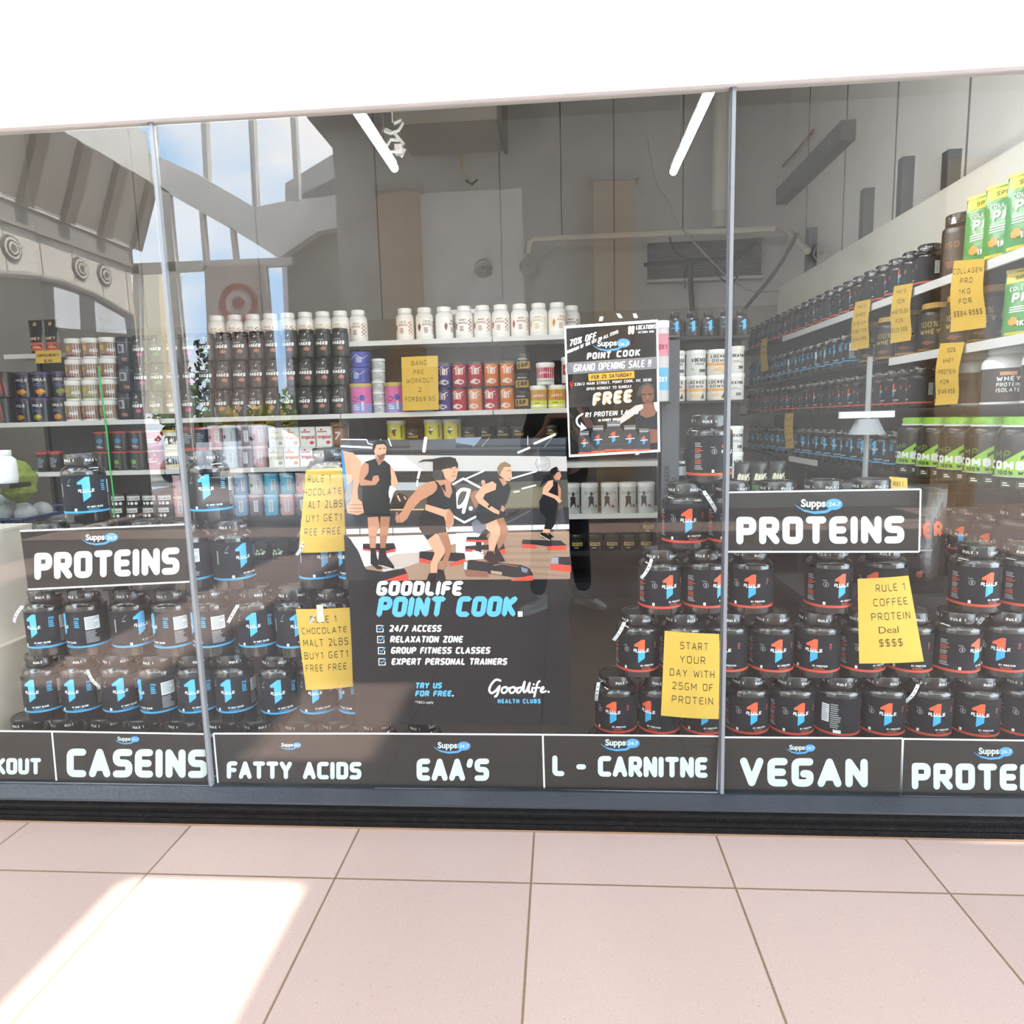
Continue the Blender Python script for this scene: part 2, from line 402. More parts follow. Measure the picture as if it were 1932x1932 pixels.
for px in (1060, 1288):
    p = P(px, 448-(px-1000)*.043, 4.9); MB().tube([p, (p.x, p.y, 6.3)], .006, M('33312f', .5)).build('hanger_rod', t)
for px, top, bot, lab in ((890, 258, 345, 'pale sprinkler dropper with black twin bracket hanging over the white tubs'), (1358, 305, 432, 'thick pale downpipe beside the right glass joint, above the cream pipe')):
    p = P(px, bot, 5.2); t = thing('ceiling_dropper', lab, 'pipe')
    if px < 1000:
        MB().tube([(p.x-.13, p.y, 6.3), (p.x-.10, p.y, 3.98), (p.x, p.y, p.z)], .017, M('b4aa86', .5)).build('pipe_run', t)
        MB().tube([(p.x-.06, p.y, p.z+.03), (p.x, p.y, p.z-.02), (p.x+.06, p.y, p.z+.03)], .012, M('222222', .5)).build('bracket', t)
    else:
        MB().tube([(p.x, p.y, p.z+.05), (p.x, p.y, 6.3)], .085, M('cfcbc2', .5), 16).build('pipe_run', t)
        MB().tube([(p.x, p.y, p.z), (p.x, p.y, p.z+.17)], .09, M('bdb9b1', .5), 16).build('collar', t)
t = thing('wall_grille', 'wide dark louvred return air grille high on the back wall', 'grille')
ga, gb = P(1222, 462, 5.56), P(1432, 522, 5.56); m_d = M('23221f', .6); m_e = M('4c4a45', .6)
MB().box((ga.x, 5.5, gb.z), (gb.x, 5.59, ga.z), m_d).build('backing', t)
b = MB(); n = 18
for k in range(n):
    z = gb.z+(ga.z-gb.z)*(k+.5)/n; b.box((ga.x, 5.482, z-.006), (gb.x, 5.5, z+.004), m_e)
b.build('louvre', t)
b = MB(); b.box((ga.x-.03, 5.48, gb.z-.03), (gb.x+.03, 5.5, gb.z), m_wall2); b.box((ga.x-.03, 5.48, ga.z), (gb.x+.03, 5.5, ga.z+.03), m_wall2); b.build('frame', t)
t = thing('cable_mount', 'black cable arm and post rising in front of the wall grille', 'cable mount')
mk = M('151515', .5)
q = lambda x, y, Y=5.465: P(x, y, Y)
MB().tube([q(1215, 500), q(1240, 497), q(1300, 494), q(1390, 486), q(1425, 458)], .022, mk).build('arm', t)
MB().tube([q(1303, 494), q(1303, 540), q(1306, 580), q(1312, 640)], .028, mk).build('post', t)
for k, pts in enumerate((((1263, 445), (1270, 475), (1300, 492), (1335, 485)), ((1300, 494), (1290, 520), (1292, 545)), ((1350, 490), (1352, 520), (1380, 540), (1392, 520)))):
    MB().tube([q(x, y) for x, y in chaikin(list(pts))], .007, mk).build('cable', t)
tag(MB().tube([P(x, y, 4.855) for x, y in chaikin([(1222, 262), (1235, 345), (1262, 380), (1275, 420), (1330, 480), (1385, 535), (1420, 552), (1470, 548)])], .007, M('8c8a86', .5)).build('loose_wire'), 'thin grey wire looping down past the cream pipe', 'wire')
tag(MB().tube([P(x, y, 3.7) for x, y in chaikin([(1505, 440), (1470, 505), (1425, 560), (1385, 605)])], .016, mk).build('black_hose'), 'black hose curving down from the cream pipe to the wall shelves', 'hose')
tag(MB().tube([PX(x, y, 2.40) for x, y in chaikin([(1535, 245), (1500, 290), (1445, 345), (1410, 395)])], .012, M('8a4a3c', .5)).build('red_conduit'), 'dull red conduit running along the top of the right wall', 'conduit')
b = MB(); va, vb = PX(1440, 420, 2.4), PX(1600, 262, 2.4)
b.box((2.34, vb.y, va.z), (2.46, va.y, va.z+.16), M('6d6c6b', .7)); tag(b.build('cable_tray'), 'grey cable tray running level along the right wall above the studs', 'cable tray')
for i, (px, y0, y1) in enumerate(((1528, 430, 535), (1632, 357, 430), (1705, 298, 385), (1790, 285, 335))):
    p0, p1 = PX(px, y0, 2.40), PX(px, y1, 2.40); b = MB().box((2.38, p0.y-.035, 2.2), (2.462, p0.y+.035, p0.z), M('74777b', .4, .6))
    tag(b.build('steel_stud'), 'grey steel stud standing behind the wall board, %s from the glass' % ORD[3-i], 'stud', 'steel studs on the right wall')
# two LED battens
for lab, px, py, m0 in (('white LED tube light on the left of the shop ceiling', 745, 318, 0), ('white LED tube light on the right of the shop ceiling', 1270, 325, 0)):
    p = P(px, py, 2.2); t = thing('led_batten', lab, 'ceiling light', (p.x, p.y, p.z), group=None)
    r = .024 if px < 1000 else .021
    b = MB().tube([(0, 0, 0), (0, -.008, 0), (0, -1.85, 0), (0, -1.86, 0)], [r*.8, r, r, r*.8], M('ffffff', .4, emit=LED), 14); b.build('diffuser', t)
    MB().box((-.014, -1.86, r*.6), (.014, 0, r+.02), M('d8d8d8', .4)).build('rail', t)
    for y in (-.25, -1.6): MB().tube([(0, y, r), (0, y, 6.3-p.z)], .003, M('55534f', .5)).build('hanger_rod', t)
# plug and cord bundle by the left tube
p = P(742, 262, 2.4); t = thing('cord_bundle', 'white plug and coiled cord hung beside the left tube light', 'cord', tuple(p)); rnd = random.Random(3)
MB().tube([Vector((.06*math.sin(k*.9)+.02*rnd.random(), .02*math.cos(k*.7), .10-.012*k+.03*math.sin(k*1.3))) for k in range(18)], .011, M('c9c8c4', .5)).build('coil', t)
MB().box((.01, -.02, -.10), (.06, .02, -.04), M('d4d2cc', .5)).build('plug', t)
MB().tube([(0, 0, .1), (0, .01, 6.3-p.z)], .005, M('bbbbbb', .5)).build('drop_cord', t)

# ================================================================== THE MALL BEHIND THE CAMERA (seen mirrored in the glass)
m_white = M('cfcac1', .7, noise=.04, nscale=1.5); m_beam = M('efece5', .6, noise=.03, nscale=1.2); m_grey = M('8d8a85', .7); m_dk = M('6a645c', .7)
GY = 9.0
def gable(pts, m, name, th=.25, Yv=GY, **kw):
    o = MB().prism([Q(x, y, Yv) for x, y in pts], (0, -th, 0), m).build(name); return struct(o)
gable([(196, 236), (250, 267), (290, 291), (373, 329), (480, 391), (530, 381), (672, 363), (672, 424), (600, 436), (525, 487), (480, 458), (435, 431), (378, 399), (308, 359), (270, 337), (196, 292)], m_beam, 'beam_1', .5)
gable([(548, 448), (672, 425), (690, 432), (690, 470), (640, 640), (640, 850), (566, 850), (545, 600), (541, 490), (525, 487)], M('8f8b81', .75), 'column_1', .5, GY+.2)
for i, q_ in enumerate(([(244, 497), (550, 485), (550, 500), (244, 517)], [(250, 500), (262, 500), (268, 900), (256, 900)], [(298, 348), (318, 362), (378, 1005), (350, 1005)],
        [(375, 398), (382, 400), (390, 492), (383, 492)], [(433, 428), (440, 432), (447, 490), (440, 490)], [(385, 500), (391, 500), (410, 900), (402, 900)], [(437, 500), (444, 500), (470, 930), (461, 930)], [(493, 497), (500, 497), (534, 900), (526, 900)],
        [(377, 200), (387, 200), (393, 338), (384, 334)], [(467, 200), (477, 200), (485, 392), (476, 389)], [(546, 200), (556, 200), (565, 378), (556, 380)], [(631, 200), (639, 200), (643, 371), (636, 372)], [(278, 200), (288, 200), (294, 292), (284, 287)])):
    gable(q_, M('cfcbc3', .5), 'window_%d' % (i+4), .12)
# far building with parapet, yellow tower, louvred wall
gable([(538, 346), (632, 288), (780, 205), (780, 420), (672, 420), (538, 420)], M('a39f98', .8), 'wall_parapet', 2., 13)
gable([(560, 372), (640, 332), (640, 420), (560, 420)], M('6a6763', .8), 'wall_recess', .2, 12.9)
gable([(262, 500), (300, 505), (300, 560), (308, 700), (318, 780), (262, 780)], M('e8d9ba', .8), 'wall_tower', 1., 14)
o = MB().prism([Q(x, y, 14) for x, y in ((532, 500), (556, 500), (575, 745), (542, 745))], (0, -1.5, 0), M('b3aeb4', .8)).build('wall_louvre'); struct(o)
# banner hung inside the gable window
t = thing('hanging_banner', 'pale banner with a red ring target and dark lower-case word, mirrored in the glass', 'banner')
BY = GY-.25; Bq = [(388, 503), (497, 498), (527, 760), (404, 768)]
MB().prism([Q(x, y, BY) for x, y in Bq], (0, -.004, 0), cloth_mat('d9cdc6')).build('cloth', t)
A = Art(lambda x, y, l: Q(x, y, BY)+Vector((0, .003*l, 0)), -1)
mr = cloth_mat('c9452f'); A.ring(450, 572, 25, 37, mr, ry=1.03); A.ell(450, 572, 12, 12, mr); A.build('emblem', t)
A = Art(lambda x, y, l: Q(x, y, BY)+Vector((0, .003*l, 0)), -1); A.font('target', 414, 642, 24, cloth_mat('3a3634'), w=84, slope=-.03); A.build('lettering', t)
# left gallery wall with round vents, cornice, arch, sloping roof lights
XL = Q(246, 505, GY).x
w0, w1 = QX(-40, 385, XL), QX(246, 505, XL)
MB_ = MB().prism([(XL, 1.5, 0), (XL, -GY, 0), (XL, -GY, w1.z), (XL, 1.5, w1.z)], (-.25, 0, 0), m_white); struct(MB_.build('wall_gallery'))
b = MB()
for x in range(14):
    y = -.8-.62*x; b.box((XL, y-.006, 2.2), (XL+.006, y+.006, w1.z), M('8f8b85', .8))
struct(b.build('trim_5'))
zc = w1.z; b = MB().box((XL-.3, -GY, zc), (XL+.06, 1.5, zc+.28), m_grey); b.box((XL-.3, -GY, zc+.28), (XL+.09, 1.5, zc+.33), m_white); struct(b.build('trim_6'))
for i, (px, py) in enumerate(((20, 468), (150, 507), (196, 519))):
    p = QX(px, py, XL); t = thing('round_vent', 'round ringed air diffuser on the mirrored gallery wall, %s from the left' % ORD[i], 'vent', tuple(p), group=None); r = .17
    MB().mesh(*(lambda n: ([(.0, r*math.sin(2*math.pi*k/n), r*math.cos(2*math.pi*k/n)) for k in range(n)]+[(.03, .9*r*math.sin(2*math.pi*k/n), .9*r*math.cos(2*math.pi*k/n)) for k in range(n)], [(k, (k+1) % n, n+(k+1) % n, n+k) for k in range(n)]+[tuple(n+k for k in range(n))]))(24), M('5a554e', .6)).build('rim', t)
    for q, (rr, mm) in enumerate(((.80, 'c9c4bb'), (.60, '4a4640'), (.47, 'c9c4bb'), (.28, '5a554e'))):
        MB().mesh([(.034+.006*q, rr*r*math.sin(2*math.pi*k/24), rr*r*math.cos(2*math.pi*k/24)) for k in range(24)], [tuple(range(24))], M(mm, .6)).build('ring', t)
b = MB().prism([QX(x, y, XL+.02) for x, y in ((-60, 512), (0, 516), (60, 520), (120, 533), (180, 557), (249, 597))]+[Vector((XL+.02, QX(249, 597, XL).y, 0)), Vector((XL+.02, QX(-60, 512, XL).y, 0))], (.03, 0, 0), M('3b3a39', .3))
struct(b.build('window_20'))
b = MB().tube([QX(x, y, XL+.06) for x, y in ((-60, 512), (0, 516), (60, 520), (120, 533), (180, 557), (249, 597))], .05, m_grey); struct(b.build('trim_7'))
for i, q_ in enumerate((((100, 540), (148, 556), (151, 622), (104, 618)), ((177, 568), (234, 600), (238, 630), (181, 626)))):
    struct(MB().prism([QX(x, y, XL+.05) for x, y in q_], (.01, 0, 0), M('d6dbe2', .12, spec=1.)).build('window_%d' % (21+i)))  # pale paint stands in for the bright sky in these panes
XR, z1 = Q(284, 343, GY).x, Q(284, 343, GY).z                       # the roof slope rises inwards
def slope_pt(s, y): return Vector((XL+.1+(XR-XL-.1)*s, y, zc+.33+(z1-zc-.33)*s))
b = MB().prism([slope_pt(0, 1.5), slope_pt(0, -GY), slope_pt(1, -GY), slope_pt(1, 1.5)], (-.02, 0, .03), cloth_mat('b9b2a6', .35)); struct(b.build('roof_1'))
b = MB()
for k in range(12):
    y = -.4-.78*k; a_, c_ = slope_pt(0, y), slope_pt(1, y); d_ = Vector((.08, 0, -.07))
    b.prism([a_+Vector((0, .1, 0)), a_+Vector((0, -.1, 0)), c_+Vector((0, -.1, 0)), c_+Vector((0, .1, 0))], d_, M('7b7266', .6))
struct(b.build('beam_2'))
b = MB().prism([slope_pt(1, 1.5), slope_pt(1, -GY), slope_pt(1, -GY)+Vector((0, 0, .75)), slope_pt(1, 1.5)+Vector((0, 0, .75))], (-.3, 0, 0), m_beam); struct(b.build('beam_3'))
# facade opposite, with brick piers
FY = 8.0; fx0 = Q(640, 500, FY).x; fx1 = 8.
m_brick = brick_mat('pier_brick', 'b39878', 'a48a6b', 'c4b296', .40, .20, 'XZ', .008)
struct(MB().box((fx0, -FY-.3, 0), (fx1, -FY, 5.6), M('b5b1aa', .8, noise=.04, nscale=1.)).build('wall_facade'))
struct(MB().box((Q(790, 400, FY).x, -FY, 2.2), (Q(986, 400, FY).x, -FY+.06, Q(850, 365, FY).z), M('f4f1ea', .8)).build('trim_8'))
for i, (a, c, ty) in enumerate(((712, 787, 362), (1120, 1198, 342), (1790, 1880, 300), (1440, 1460, 330))):
    if i == 3: continue
    pa, pc = Q(a, ty, FY-.25), Q(c, ty, FY-.25)
    struct(MB().box((pa.x, -FY, 0), (pc.x, -FY+.25, pa.z), m_brick).build('pillar_%d' % (i+1)))
    struct(MB().box((pa.x-.06, -FY, pa.z), (pc.x+.06, -FY+.3, pa.z+.10), m_grey).build('trim_%d' % (9+i)))
for i, (px, py) in enumerate(((913, 508), (998, 505), (1080, 502), (1545, 480), (1641, 474), (1735, 467))):
    p = Q(px, py, FY); t = thing('round_vent', 'round ringed air diffuser on the mirrored facade, %s from the brick pier at left' % ORD[i], 'vent', tuple(p)); r = .13
    for rr, mm, dy in ((1, '5a554e', 0), (.86, 'c9c4bb', .008), (.64, '4a4640', .016), (.52, 'c9c4bb', .022), (.30, '5a554e', .030)):
        MB().mesh([(rr*r*math.sin(2*math.pi*k/24), dy+.07, rr*r*math.cos(2*math.pi*k/24)) for k in range(24)], [tuple(range(24))], M(mm, .6)).build('rim' if rr == 1 else 'ring', t)
struct(MB().box((fx0-.2, -FY-1.5, 5.6), (fx1, -6.4, 5.8), m_grey).build('roof_2'))
# unseen roof added to shade the walkway, with openings for sun patch and highlights
rz = 6.4; rx = 6.4*.50/.86; ry = 6.4*.047/.86   # where the sun through an opening lands
holes = [(-1.35+rx, -.72+rx, -1.2+ry, -.001), (-2.2, -1.4, -4.4, -.8), (.7, 1.5, -4.4, -.8)]
xs_ = sorted([-4.3, 8.0]+[h[0] for h in holes]+[h[1] for h in holes]); k = 3
for a, c in zip(xs_, xs_[1:]):
    h = [q for q in holes if q[0] <= a and q[1] >= c]
    for y0, y1 in ([(-5.6, h[0][2]), (h[0][3], 0)] if h else [(-5.6, 0)]):
        if y1-y0 > .01: struct(MB().box((a, y0, rz), (c, y1, rz+.15), m_white).build('roof_%d' % k)); k += 1
# outside the gable window: trees, hedge and a parked car
def blob_tree(px, py, Yv, w, h, lab, mat_, name='tree'):
    p = Q(px, py, Yv); t = thing(name, lab, 'tree', (p.x, p.y, 0)); rnd = random.Random(px); b = MB()
    for k in range(110):
        a_ = Vector((rnd.gauss(0, 1), rnd.gauss(0, 1), rnd.gauss(0, 1))).normalized()*rnd.random()**.5; c = Vector((a_.x*w*.42, a_.y*w*.4, h*.60+a_.z*h*.36))
        r = w*.035*(.7+rnd.random()); n = Vector((rnd.gauss(0, 1), rnd.gauss(0, 1), rnd.gauss(0, 1))).normalized(); u_ = n.orthogonal().normalized(); v_ = n.cross(u_)
        for j in range(5):
            o_ = c+Vector((rnd.gauss(0, r*2), rnd.gauss(0, r*2), rnd.gauss(0, r*2))); b.face([o_-u_*r*1.6, o_-v_*r, o_+u_*r*1.6, o_+v_*r], mat_)
    b.build('crown', t); MB().tube([(0, 0, 0), (.05, 0, h*.4), (0, 0, h*.75)], [.12, .09, .03], M('4b3d30', .9)).build('trunk', t)
for px, py, Yv, w, h, lab, mm in ((300, 600, 26, 2.2, 5.6, 'dark gum tree mirrored beside the pale tower', '3d4434'), (130, 640, 22, 4.0, 4.6, 'broad dark tree mirrored beyond the arched window', '30372c'), (398, 640, 30, 2.4, 6.0, 'slim dark tree mirrored left of the hanging banner', '39412f'),
        (345, 720, 17.6, 1.8, 2.6, 'grey-green bush mirrored low behind the glass joint', '55603a'), (488, 740, 22.6, 2.2, 2.4, 'yellow-green bush mirrored below the hanging banner', '9a8f3c'), (560, 740, 25, 2.4, 3.0, 'olive bush mirrored right of the hanging banner', '76853a'), (418, 745, 20, 1.8, 2.3, 'straw-coloured bush mirrored left under the banner', 'a08a4a')):
    blob_tree(px, py, Yv, w, h, lab, M(mm, .8, noise=.4, nscale=3), 'tree' if h > 3 else 'bush')
struct(MB().box((-30, -60, -.12), (30, -15, -.02), M('b9b2a6', .9)).build('ground_outside'))
def car(px, Yv, paint, lab):
    p = Q(px, 800, Yv); t = thing('parked_car', lab, 'car', (p.x, p.y, 0), .12)
    side = chaikin([(-2.1, .35), (-2.15, .75), (-1.9, .95), (-1.2, 1.0), (-.55, 1.42), (.7, 1.45), (1.4, 1.05), (2.0, .95), (2.15, .7), (2.1, .35)], 2)
    MB().prism([(x, -.85, z) for x, z in side], (0, 1.7, 0), M(paint, .25, coat=.6)).build('body', t)
    g = [(-1.05, 1.02), (-.5, 1.36), (.62, 1.38), (1.15, 1.06)]
    
    for y in (.852, -.862): MB().prism([(x, y, z) for x, z in g], (0, .01, 0), M('20262c', .1)).build('window_glass', t)
    for x in (-1.35, 1.35):
        for y in (-.75, .75): MB().mesh([(x+.32*math.cos(a*.3142), y+s*.1, .32+.32*math.sin(a*.3142)) for s in (-1, 1) for a in range(20)], [tuple(range(20)), tuple(range(20, 40))]+[(k, (k+1) % 20, 20+(k+1) % 20, 20+k) for k in range(20)], M('17181a', .7)).build('wheel', t)
car(440, 15.4, 'e4e6ea', 'white parked car mirrored low behind the tropical boxes'); car(600, 17.6, '9aa3ad', 'silver parked car mirrored behind the white boxes')
# ================================================================== PRODUCTS
BLK = dict(rough=.28, spec=.6)
PLACED = []
class Kind:
    """one kind of pack: name, category, meshes of its parts; stands on z=0 and shows its front to -Y"""
    def __init__(s, name, cat, desc, parts): s.name, s.cat, s.desc, s.parts = name, cat, desc, parts; s.round = 'tub' in name or name.split('_')[-1] in ('jar', 'can', 'bottle')
    def put(s, loc, label, group=None, rz=0., extra=()):
        r = thing(s.name, label, s.cat, loc, rz, group)
        for pn, me in list(s.parts)+list(extra):
            o = bpy.data.objects.new(pn, me); COL.objects.link(o); o.parent = r
        if s.round:
            vs = [v.co for _, me in s.parts for v in me.vertices]; PLACED.append((r, max(math.hypot(v.x, v.y) for v in vs), loc[2], loc[2]+max(v.z for v in vs)))
        return r
def settle():
    """packs standing too close on the same level are nudged apart"""
    n = len(PLACED); prs = []
    for i in range(n):
        for j in range(i):
            a, b = PLACED[i], PLACED[j]
            if min(a[3], b[3])-max(a[2], b[2]) > .002 and (a[0].location-b[0].location).to_2d().length < (a[1]+b[1])*1.5: prs.append((a, b))
    for _ in range(60):
        for a, b in prs:
            d = (a[0].location-b[0].location).to_2d(); g = a[1]+b[1]+.0008-d.length
            if g > 0:
                d = Vector((math.copysign(g*.5, d.x), 0, 0)) if abs(d.x) > abs(d.y) else Vector((0, math.copysign(g*.5, d.y), 0)); a[0].location += d; b[0].location -= d
def ring_band(b, r, z0, z1, m, seg=28, l=.5): b.lathe([(r+.0003*l, z0), (r+.0003*l, z1)], m, seg)
def jar(name, desc, r, h, body, lid, art=None, neck=.74, sh=.74, lidh=.17, bands=(), seg=28, rib=.03, cat='tub', lidbump=0., brough=.3, glossy=.5, lidr=None, step=.010, lidglint=False, coat=0.):
    """round-shouldered screw-top jar; sh: height where the shoulder starts, neck: neck radius share"""
    mb = M(body, brough, spec=glossy); nr = r*neck; zs = h*sh; zn = h*(1-lidh)-.002
    mb = M(body, brough, spec=glossy, coat=coat)
    B = MB().lathe([(0, 0), (r*.9, 0), (r*.985, .006), (r, .014), (r, zs), (r*.985, zs+(zn-zs)*.25), (r*.93, zs+(zn-zs)*.55), (nr+(r-nr)*.35, zs+(zn-zs)*.85), (nr*.97, zn), (nr*.97, h-.006), (0, h-.006)], mb, seg)
    lr = lidr or nr*1.06
    ml = M(lid, .10, bump=lidbump, bscale=60, coat=.5) if lidbump else M(lid, .35)
    L = MB().lathe([(lr*.95, zn+.002), (lr, zn+.004), (lr, h-.004), (lr*.95, h), (lr*.86, h), (lr*.84, h-.002), (0, h-.002)], ml, 36 if rib else seg, rib, 1 if rib else 0)
    ps = [('body', B.data('body')), ('lid', L.data('lid'))]
    A = Art(wrap(r), 1, step)
    for z0, z1, c in bands: ring_band(A, r, z0*h, z1*h, M(c, .35), seg)
    if art: art(A, r, h)
    if A.f: ps.append(('label', A.data('label')))
    if lidglint:                                # pale words painted round the lid band in place of its glints
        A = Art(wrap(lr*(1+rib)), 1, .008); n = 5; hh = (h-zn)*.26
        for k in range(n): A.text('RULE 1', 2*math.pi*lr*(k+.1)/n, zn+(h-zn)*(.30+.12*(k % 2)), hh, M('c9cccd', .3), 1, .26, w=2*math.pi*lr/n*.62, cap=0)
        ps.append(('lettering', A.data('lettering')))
    return Kind(name, cat, desc, ps)
def can(name, desc, r, h, body, lid, art=None, lidh=.16, lidr=1.03, bands=(), seg=24, cat='tub', brough=.35, rib=.02, base=None, step=.010):
    B = MB().lathe([(0, 0), (r*.94, 0), (r, .005), (r, h*(1-lidh)), (0, h*(1-lidh))], M(body, brough), seg)
    L = MB().lathe([(r*lidr, h*(1-lidh)+.0005), (r*lidr, h-.004), (r*lidr*.95, h), (r*lidr*.88, h), (r*lidr*.86, h-.002), (0, h-.002)], M(lid, .35), 36 if rib else seg, rib, 1 if rib else 0)
    ps = [('body', B.data('body')), ('lid', L.data('lid'))]
    A = Art(wrap(r), 1, step)
    for z0, z1, c in bands: ring_band(A, r, z0*h, z1*h, M(c, .35), seg)
    if art: art(A, r, h)
    if A.f: ps.append(('label', A.data('label')))
    return Kind(name, cat, desc, ps)
def carton(name, desc, w, d, h, col, art, cat='box'):
    b = MB().box((-w/2, 0, 0), (w/2, d, h*.93), M(col, .5)); b2 = MB().box((-w/2, 0, h*.93), (w/2, d, h), M(col, .5)); b2.box((-w/2+.004, -.0006, h*.925), (w/2-.004, d, h*.93), M('b9b9b9', .6))
    A = Art(lambda x, z, l: Vector((x, -.0004*l-.0006, z)), 1); art(A, w, h)
    return Kind(name, cat, desc, [('body', b.data('body')), ('flap', b2.data('flap')), ('label', A.data('label'))])
def pouch(name, desc, w, d, h, col, art, cat='pouch', zipc=None, flat=.5):
    vs = []; fs = []; nu, nv = 14, 9
    for side in (-1, 1):
        for j in range(nv+1):
            v = j/nv
            for i in range(nu+1):
                u = i/nu*2-1; bul = (1-abs(u)**2.4)*(1-v**2.2)*(.55+.45*min(1, v*5)) if v < 1 else 0
                vs.append((u*w/2*(1-.05*v), side*d/2*bul, v*h))
    n = (nu+1)*(nv+1)
    for s_ in (0, 1):
        for j in range(nv):
            for i in range(nu):
                a = s_*n+j*(nu+1)+i; fs.append((a, a+1, a+nu+2, a+nu+1))
    for i in range(nu): fs.append((i, i+1, n+i+1, n+i))
    B = MB().mesh(vs, fs, M(col, .25, bump=.35, bscale=28), True)
    def fn(x, z, l):
        u = max(-1, min(1, x/(w/2))); v = max(0, min(1, z/h)); bul = (1-abs(u)**2.4)*(1-v**2.2)*(.55+.45*min(1, v*5))
        return Vector((x*(1-.05*v), -d/2*bul-.0012*l, z))
    A = Art(fn, 1, .012); art(A, w, h)
    T = MB().box((-w*.475, -.003, h*.955), (w*.475, .003, h*1.0), M(zipc or col, .35))
    return Kind(name, cat, desc, [('body', B.data('body')), ('seal_strip', T.data('seal_strip')), ('label', A.data('label'))])

W = M('eef1f2', .45); G1 = M('9a9ea3', .5); LB = M('52b7ee', .35, emit=0); OR = M('e8603a', .4); CY = M('3fa9dc', .4); DN = M('22272e', .6, spec=.1); DN2 = M('1b1f25', .6, spec=.1)
def numeral(A, x, z, h, m, l=2, m2=None):
    pts = [(.30, 1), (.44, 1), (.44, .20), (.16, 0), (.16, .70), (0, .70), (0, .79)]
    q = [(x+(a-.3)*h, z+b*h) for a, b in pts]
    if m2 is None: A.poly(q, m, l)
    else:
        A.poly([(x+(a-.3)*h, z+b*h) for a, b in [(.30, 1), (.44, 1), (.44, .52), (.16, .52), (.16, .70), (0, .70), (0, .79)]], m, l)
        A.poly([(x+(a-.3)*h, z+b*h) for a, b in [(.44, .52), (.44, .20), (.16, 0), (.16, .52)]], m2, l)
def lines(A, x0, x1, z0, z1, n, m, l=2, seed=1, th=.5):
    rnd = random.Random(seed)
    for k in range(n):
        z = z1-(z1-z0)*(k+.5)/n; hh = (z1-z0)/n*th*.5; A.rect(x0, z-hh, x0+(x1-x0)*(.6+.4*rnd.random()), z+hh, m, l)
def art_blue(A, r, h):
    A.lathe([(r+.0004, .046), (r+.0004, h*.70)], DN, 32); A.lathe([(r+.0006, .040), (r+.0006, .0475)], M('3fa4dd', .35), 32)
    numeral(A, .0, .082, .092, LB); A.text('RULE', 0, .118, .011, W, 3, .22, w=.052, align='c', cap=4); A.stroke([(-.02, .117), (.02, .117)], .0018, W, 3, 0)
    A.text('R1 WHEY BLEND', .052, .058, .0075, W, 2, .2, w=.055, align='r', cap=0); lines(A, .0, .05, .0485, .056, 2, M('3b86b5', .4), 2, 3)
    A.text('25G', .052, .150, .009, LB, 2, .2, cap=0); lines(A, .052, .07, .118, .147, 4, LB, 2, 5)
    A.rect(-.045, .048, -.036, .058, W, 2)
    A.rect(.088, .108, .138, .158, M('dfe6e8', .5), 2); lines(A, .091, .136, .112, .155, 8, G1, 3, 2); lines(A, .088, .136, .056, .104, 9, G1, 2, 4)
    A.rect(-.098, .10, -.092, .15, G1, 2); A.stroke([(-.062, .15), (-.05, .168)], .0015, G1, 2, 0); lines(A, -.066, -.045, .14, .147, 1, G1, 2)
def art_orange(A, r, h):
    A.lathe([(r+.0004, .034), (r+.0004, h*.70)], DN2, 32); A.lathe([(r+.0006, .026), (r+.0006, .0345)], M('c9472f', .4), 32)
    numeral(A, .0, .060, .084, OR, 2, CY); A.text('RULE', 0, .100, .011, W, 3, .22, w=.054, align='c', cap=4); A.stroke([(-.02, .099), (.02, .099)], .0018, W, 3, 0)
    A.text('R1 PROTEIN', .045, .046, .007, W, 2, .2, w=.048, align='r', cap=0); lines(A, 0, .044, .036, .044, 2, M('a3493a', .4), 2, 3)
    A.ring(-.052, .107, .0075, .0092, G1, 2, 16); A.rect(-.054, .102, -.050, .112, G1, 2); lines(A, -.064, -.042, .119, .123, 1, G1, 2)
    A.rect(-.060, .036, -.052, .046, W, 2); lines(A, .05, .06, .108, .13, 4, M('b0564a', .4), 2, 6)
    for k, c in enumerate(('9a9ea3', 'c9523c', '9a9ea3', 'c9523c', '9a9ea3')): lines(A, -.118, -.088, .045+.019*(4-k), .062+.019*(4-k), 3, M(c, .5), 2, k+7)
    A.rect(.150, .070, .176, .135, M('d9dcde', .5), 2); lines(A, .152, .174, .074, .132, 8, G1, 3, 2); lines(A, .180, .215, .05, .14, 12, G1, 2, 4); A.rect(.19, .034, .215, .046, W, 2)
def hang_tag(side=1, hang=.07, ang=.5, r=.045, z=.2):
    """white paper tag tied round the neck"""
    b = MB(); c, s_ = math.cos(ang), math.sin(ang); mt = M('d5d8da', .6); p = []
    for k in range(6):
        t = k/5; p.append(Vector((side*(r+.010+hang*t*s_), -.05-.012*math.sin(t*3), z-hang*t*c)))
    for k in range(5):
        w = Vector((.006*c, 0, side*.006*s_)); b.face([p[k]-w, p[k]+w, p[k+1]+w, p[k+1]-w], mt)
        b.face([p[k]-w+Vector((0, .0012, 0)), p[k+1]-w+Vector((0, .0012, 0)), p[k+1]+w+Vector((0, .0012, 0)), p[k]+w+Vector((0, .0012, 0))], mt)
    for k in (1, 2, 3): q = p[k]; b.face([q+Vector((-.003, -.0006, -.002)), q+Vector((.003, -.0006, -.002)), q+Vector((.003, -.0006, .002)), q+Vector((-.003, -.0006, .002))], M('55585c', .6))
    b.tube([p[0], Vector((side*r*.5, -.04, z+.012)), Vector((0, -r, z+.015))], .001, mt, 4)
    return ('price_tag', b.data('price_tag'))
